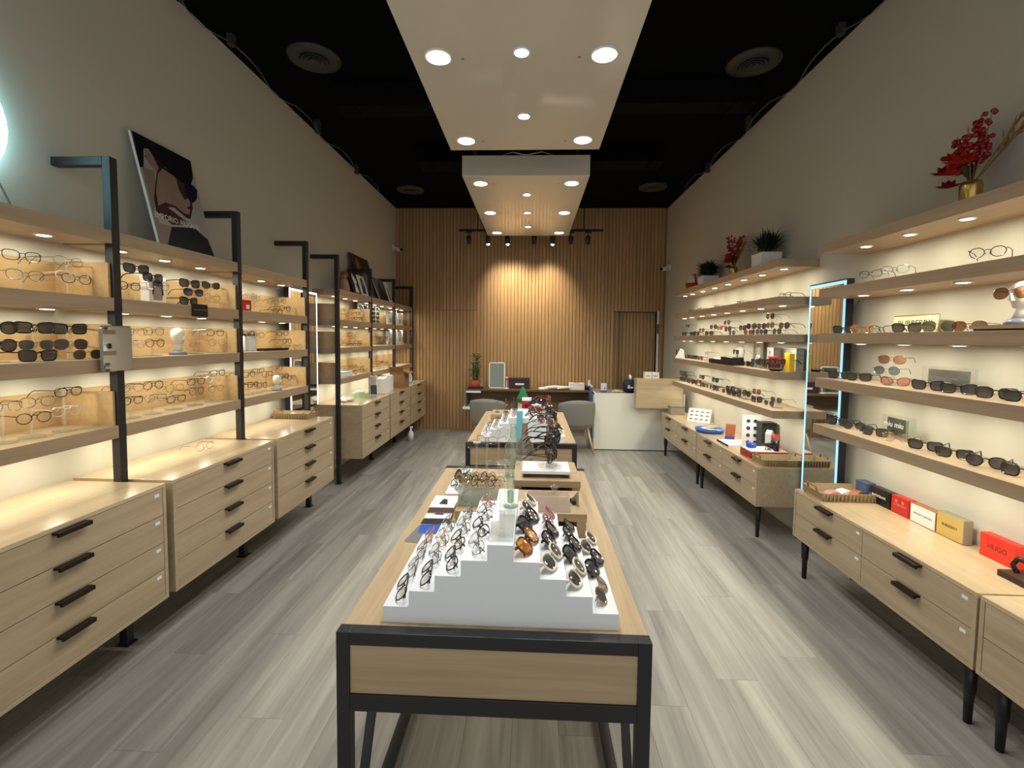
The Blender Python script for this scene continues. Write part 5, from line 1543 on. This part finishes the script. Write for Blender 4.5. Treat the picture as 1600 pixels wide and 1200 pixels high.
MB().prism(rrect(0.2, 0.3, 0.05), 'z', 0, 0.10).build('drum', STONE, t, loc=(0, -0.15, 0))
MB().prism(rrect(0.22, 0.32, 0.055), 'z', 0.10, 0.115).build('cap', ACRYL_W, t, loc=(0, -0.16, 0))
for i in range(4):
    k = ('square', 'brown', 'bigblack', 'cat')[i]
    eyewear(k, '%s heaped on the white pedestal, %s from the entrance' % (STYLES[k][7], ORD[i]), (0.06 + 0.05 * (i % 2), 4.44 + 0.06 * i, TZ + 0.142 + 0.012 * (i % 2)), R(-30 + 40 * i), 'eyewear heaped on the white pedestal')
t = thing('green_cone', 'green felt cone tree on the second table', 'ornament', (-0.085, 4.6, TZ + 0.001))
MB().lathe([(0.05, 0), (0.05, 0.16)], 16).build('stand', STONE, t, True)
MB().lathe([(0.075, 0.16), (0.055, 0.2), (0.04, 0.23), (0.012, 0.30), (0.002, 0.305)], 18).build('cone', GREENF, t, True)
eyewear_tower('clear tower of mixed sunglasses beside the far pyramid', (0.13, 4.02, TZ + 0.001), ['tort', 'square', 'gold', 'bigblack', 'brown', 'red'], 0.27, 1, 'tower beside the far pyramid')
for i in range(3):
    x, y = -0.31 + 0.075 * i, 4.2 + 0.03 * (i % 2)
    t = thing('jewel_stand', 'small metal branch stand, %s from the drawer wall, on the oak riser' % ORD[i], 'stand', (x, y, TZ + 0.111), group='branch stands on the oak riser')
    MB().lathe([(0.02, 0), (0.022, 0.004), (0.004, 0.008)], 12).build('base', F_STEEL, t)
    MB().tube([(0, 0, 0.006), (0, 0, 0.10 + 0.02 * i)], 0.003, 6).build('stem', F_STEEL, t)
    for q in range(4):
        a = q * 1.57 + i
        MB().tube([(0, 0, 0.05 + 0.012 * q), (0.025 * math.cos(a), 0.025 * math.sin(a), 0.065 + 0.012 * q)], 0.002, 5).build('branch', F_STEEL, t)

# ================================================================== BACK OF THE SHOP
CZ = 0.735
t = thing('wall_console', 'long wall-hung desk ledge below the slat wall', 'desk', (-0.03, 7.49, 0))
MB().box(-1.02, 1.02, -0.2, 0.205, CZ - 0.03, CZ).build('desk_top', wood('console_walnut', rgb(120, 92, 62), rgb(92, 68, 46), 'x'), t, bevel=0.002)
MB().box(-1.02, -1.0, -0.2, 0.205, 0.45, CZ - 0.03).build('end_panel', mat('slate_panel', rgb(96, 104, 108), 0.4), t)
MB().box(-1.06, -0.5, -0.2, 0.205, 0.41, 0.45).build('lower_shelf', WHITE, t, bevel=0.002)
MB().box(-1.0, 1.02, 0.15, 0.205, 0.50, CZ - 0.03).build('back_rail', wood('console_walnut', O1, O2, 'x'), t)
zt = CZ + 0.001
t = thing('desk_mirror', 'tilted white-framed table mirror on the desk ledge', 'mirror', (-0.56, 7.45, zt), R(0))
t.rotation_euler = (R(-8), 0, R(4))
MB().prism([(v, u) for u, v in rrect(0.26, 0.42, 0.03)], 'y', 0, 0.015).build('frame', WHITE, t)
MB().box(-0.115, 0.115, -0.002, 0, 0.015, 0.405).build('glass', mat('dull_mirror', rgb(128, 130, 116), 0.08, 0.9), t)
MB().tube([(0, 0.012, 0.3), (0, 0.12, 0.02)], 0.006, 6).build('strut', WHITE, t)
rnd = random.Random(4)
t = thing('bamboo_plant', 'tall lucky bamboo plant in a terracotta and glass pot', 'plant', (-0.90, 7.42, zt))
MB().lathe([(0.07, 0), (0.085, 0.04), (0.08, 0.13)], 18).build('pot', TERRA, t, True)
for i in range(9):
    a = i * 0.7
    MB().tube([(0.03 * math.cos(a), 0.03 * math.sin(a), 0.1), (0.05 * math.cos(a + 0.4), 0.05 * math.sin(a + 0.4), 0.34 + 0.02 * (i % 4))], 0.006, 6).build('cane', LEAF, t, True)
fo = MB()
for i in range(220):
    z = rnd.uniform(0.14, 0.54)
    a = rnd.uniform(0, 6.28)
    fo.blade((0.06 * math.cos(a) * rnd.random(), 0.06 * math.sin(a) * rnd.random(), z), (math.cos(a), math.sin(a), rnd.uniform(-0.1, 0.9)), (0, 0, 1), rnd.uniform(0.06, 0.11), 0.016, 0.015)
tag(fo.build('foliage', LEAF, t), kind='stuff')
t = thing('black_tray_pot', 'dark tray with glass jars beside the bamboo plant', 'tray', (-0.93, 7.31, zt))
MB().box(-0.07, 0.16, -0.02, 0.05, 0, 0.03).build('tray_body', BLACK, t)
MB().lathe([(0.03, 0.03), (0.034, 0.05), (0.03, 0.12)], 14, c=(0.13, 0.02, 0)).build('jar', CLEAR, t, True)
t = thing('white_ledge_tray', 'small white tray at the corner of the desk ledge', 'tray', (-0.93, 7.27, CZ - 0.055))
MB().box(-0.1, 0.13, -0.02, 0.018, 0, 0.012).build('tray_floor', WHITE, t)
MB().box(-0.1, 0.13, -0.024, -0.02, 0, 0.03).build('lip', WHITE, t)
t = carton('dark_gift_box', 'dark box with a white label behind the table goods', 'box', (-0.20, 7.48, zt), 0.34, 0.14, 0.17, mat('plum_card', rgb(52, 36, 40), 0.5))
MB().box(-0.06, 0.08, -0.0725, -0.0715, 0.06, 0.09).build('label_print', PAPER, t)
t = thing('desk_lamp', 'small white round lamp beside the table mirror', 'lamp', (-0.40, 7.40, zt))
MB().lathe([(0.04, 0), (0.04, 0.012), (0.008, 0.016)], 16).build('base', WHITE, t, True)
MB().tube([(0, 0, 0.016), (0, 0, 0.14)], 0.006, 8).build('stem', WHITE, t)
MB().ball((0, 0, 0.165), 0.032, 12, 8).build('globe', F_PINK, t, True)
t = thing('paper_pile', 'loose white papers on the desk ledge behind the chair', 'papers', (0.38, 7.45, zt))
for i, (x, y, a) in enumerate(((-0.12, 0, 10), (0.02, 0.02, -15), (0.14, -0.01, 20), (0.0, -0.02, 5))):
    MB().prism([(0, -0.14), (0.012, 0.14), (0.02, 0.12), (0.03, 0.0), (0.016, -0.13)], 'y', -0.09, 0.09).build('sheet', PAPER, t, loc=(x, y, 0.008 * i), rot=(0, 0, R(a)))
t = carton('tissue_box', 'white tissue box on the desk ledge near the counter', 'box', (0.72, 7.45, zt), 0.24, 0.12, 0.105, PAPER)
MB().box(-0.05, 0.05, -0.02, 0.02, 0.105, 0.107).build('slot', INKG, t)
t = thing('pen_cup', 'black cup holding blue and white folders by the counter', 'cup', (0.90, 7.40, zt))
MB().lathe([(0.045, 0), (0.05, 0.07), (0.047, 0.07), (0.042, 0.006)], 14).build('cup', BLACK, t, True)
MB().box(-0.006, 0.03, -0.01, 0.0, 0.01, 0.16).build('folder', PAPER, t)


def tub_chair(lab, x, y, rz):
    """rounded upholstered shell on splayed pale legs; the shell is open towards local +Y"""
    t = thing('tub_chair', lab, 'chair', (x, y, 0), rz, 'grey tub chairs')
    sh = MB()
    NA, NZ = 20, 7
    grid = []
    for layer in (0, 1):
        for i in range(NA + 1):
            a = R(-205 + 230 * i / NA)
            f = abs(i / NA - 0.5) * 2
            for j in range(NZ + 1):
                z = 0.36 + (0.37 - 0.15 * f * f) * j / NZ
                r = 0.205 + 0.055 * math.sin(min(1.0, (j + 1.2) / NZ) * math.pi / 2) - layer * 0.045
                sh.v.append((r * 0.98 * math.cos(a), r * math.sin(a) + 0.02, z))
    w = NZ + 1
    M = (NA + 1) * w
    for i in range(NA):
        for j in range(NZ):
            sh.f.append((i * w + j, (i + 1) * w + j, (i + 1) * w + j + 1, i * w + j + 1))
            sh.f.append((M + i * w + j, M + i * w + j + 1, M + (i + 1) * w + j + 1, M + (i + 1) * w + j))
        sh.f.append((i * w + NZ, (i + 1) * w + NZ, M + (i + 1) * w + NZ, M + i * w + NZ))
        sh.f.append((i * w, M + i * w, M + (i + 1) * w, (i + 1) * w))
    for i in (0, NA):
        for j in range(NZ):
            sh.f.append((i * w + j, i * w + j + 1, M + i * w + j + 1, M + i * w + j))
    sh.build('shell', FELT, t, True)
    MB().lathe([(0.19, 0.33), (0.215, 0.35), (0.22, 0.40), (0.205, 0.44), (0.15, 0.455)], 26, c=(0, 0.02, 0)).build('seat_cushion', FELT, t, True)
    for a in (-1, 1):
        for b in (-1, 1):
            MB().tube([(a * 0.13, b * 0.13 + 0.02, 0.35), (a * 0.21, b * 0.2 + 0.02, 0)], 0.014, 8, rad=[0.016, 0.010]).build('leg', ASH, t, True)
    return t


tub_chair('grey tub chair with its back to the room beside the white counter', 0.625, 6.36, R(4))
tub_chair('grey tub chair with its back to the room beside the desk mirror', -0.60, 6.36, R(-4))

t = thing('service_counter', 'white panelled service counter before the slatted door', 'counter', (1.46, 6.75, 0))
MB().box(-0.585, 0.66, -0.30, -0.28, 0.012, 0.80).build('front_panel', mat('counter_white', rgb(226, 226, 214), 0.25, vary=0.02), t, bevel=0.002)
MB().box(-0.585, -0.565, -0.28, 0.28, 0.012, 0.80).build('side_panel', WHITE, t)
MB().box(-0.57, 0.66, -0.27, 0.28, 0, 0.012).build('plinth', BLACK, t)
MB().box(-0.585, 0.66, -0.28, 0.28, 0.775, 0.795).build('work_top', TAUPE, t)
t = thing('oak_counter_screen', 'oak privacy box wrapped around the end of the white counter', 'screen', (1.725, 6.42, 0.62))
MB().box(-0.31, 0.31, -0.12, -0.10, 0, 0.40).build('front_board', OAK_X, t, bevel=0.002)
MB().box(-0.31, -0.29, -0.10, 0.03, 0, 0.40).build('side_board', OAK_Y, t)
MB().box(-0.29, 0.31, -0.10, 0.03, 0.38, 0.40).build('top_board', OAK_X, t)
MB().box(-0.29, 0.31, 0.01, 0.03, 0.18, 0.38).build('back_board', OAK_X, t)
t = thing('grey_file_box', 'grey file box on the cabinet end under the oak screen', 'box', (1.90, 6.12, 0.576))
MB().box(-0.09, 0.09, -0.06, 0.06, 0, 0.09).build('box_body', TAUPE, t)
MB().box(-0.092, 0.092, -0.062, 0.062, 0.09, 0.11).build('lid', INKG, t)
zk = 0.801
t = thing('card_holder', 'small white leaflet holder on the counter', 'holder', (1.01, 6.52, zk))
MB().box(-0.04, 0.04, -0.02, 0.02, 0, 0.03).build('foot', mat('violet_grey', rgb(84, 82, 104), 0.4), t)
MB().box(-0.038, 0.038, -0.006, 0.006, 0.03, 0.13).build('card', mat('lilac_card', rgb(206, 200, 226), 0.5), t)
MB().box(0.005, 0.02, -0.0075, -0.006, 0.05, 0.07).build('mark_print', INKB, t)
t = thing('crumpled_wrap', 'crumpled cream paper wrap on the counter', 'paper', (1.18, 6.52, zk))
for x, y, r in ((0, 0, 0.03), (0.045, 0.01, 0.025), (-0.04, 0.0, 0.022), (0.08, 0, 0.018)):
    MB().ball((x, y, r * 0.7), r, 7, 5, 0.7).build('fold', mat('cream_wrap', rgb(206, 186, 140), 0.8, vary=0.2), t)
t = thing('navy_bag', 'round navy bag with white print and handle on the counter', 'bag', (1.385, 6.60, zk))
MB().lathe([(0.06, 0), (0.095, 0.03), (0.105, 0.09), (0.09, 0.15), (0.05, 0.18)], 20).build('bag_body', mat('navy_cloth', rgb(26, 28, 48), 0.7), t, True)
MB().cbox(-0.01, -0.104, 0.075, 0.075, 0.004, 0.022).cbox(-0.03, -0.102, 0.10, 0.03, 0.004, 0.02).build('white_print', PAPER, t)
MB().tube([(0, -0.03, 0.17), (0, -0.045, 0.225), (0, 0.0, 0.24), (0, 0.02, 0.18)], 0.016, 8).build('handle', WHITE, t, True)
for i, x in enumerate((1.575, 1.675)):
    t = carton('small_carton', ('first' if i == 0 else 'second') + ' small cream carton standing on the oak screen top', 'box', (x, 6.38, 1.021), 0.092, 0.10, 0.085, STONE, group='cream cartons on the oak screen')
    MB().box(-0.03, 0.03, -0.0515, -0.0505, 0.02, 0.05).build('label_print', PRBG, t)
t = thing('blue_folder', 'blue folder standing at the counter edge', 'folder', (0.845, 6.62, 0))
t.location = (0.868, 6.72, 0.0)
MB().box(-0.018, 0.0, -0.12, 0.12, 0.42, 0.86).build('cover', mat('folder_blue', rgb(66, 102, 150), 0.5), t)
MB().box(-0.014, -0.004, -0.118, 0.118, 0.86, 0.885).build('pages', PAPER, t)
MB().box(-0.018, 0.0, -0.12, 0.12, 0.0, 0.42).build('stand', mat('folder_blue', rgb(66, 102, 150), 0.5), t)
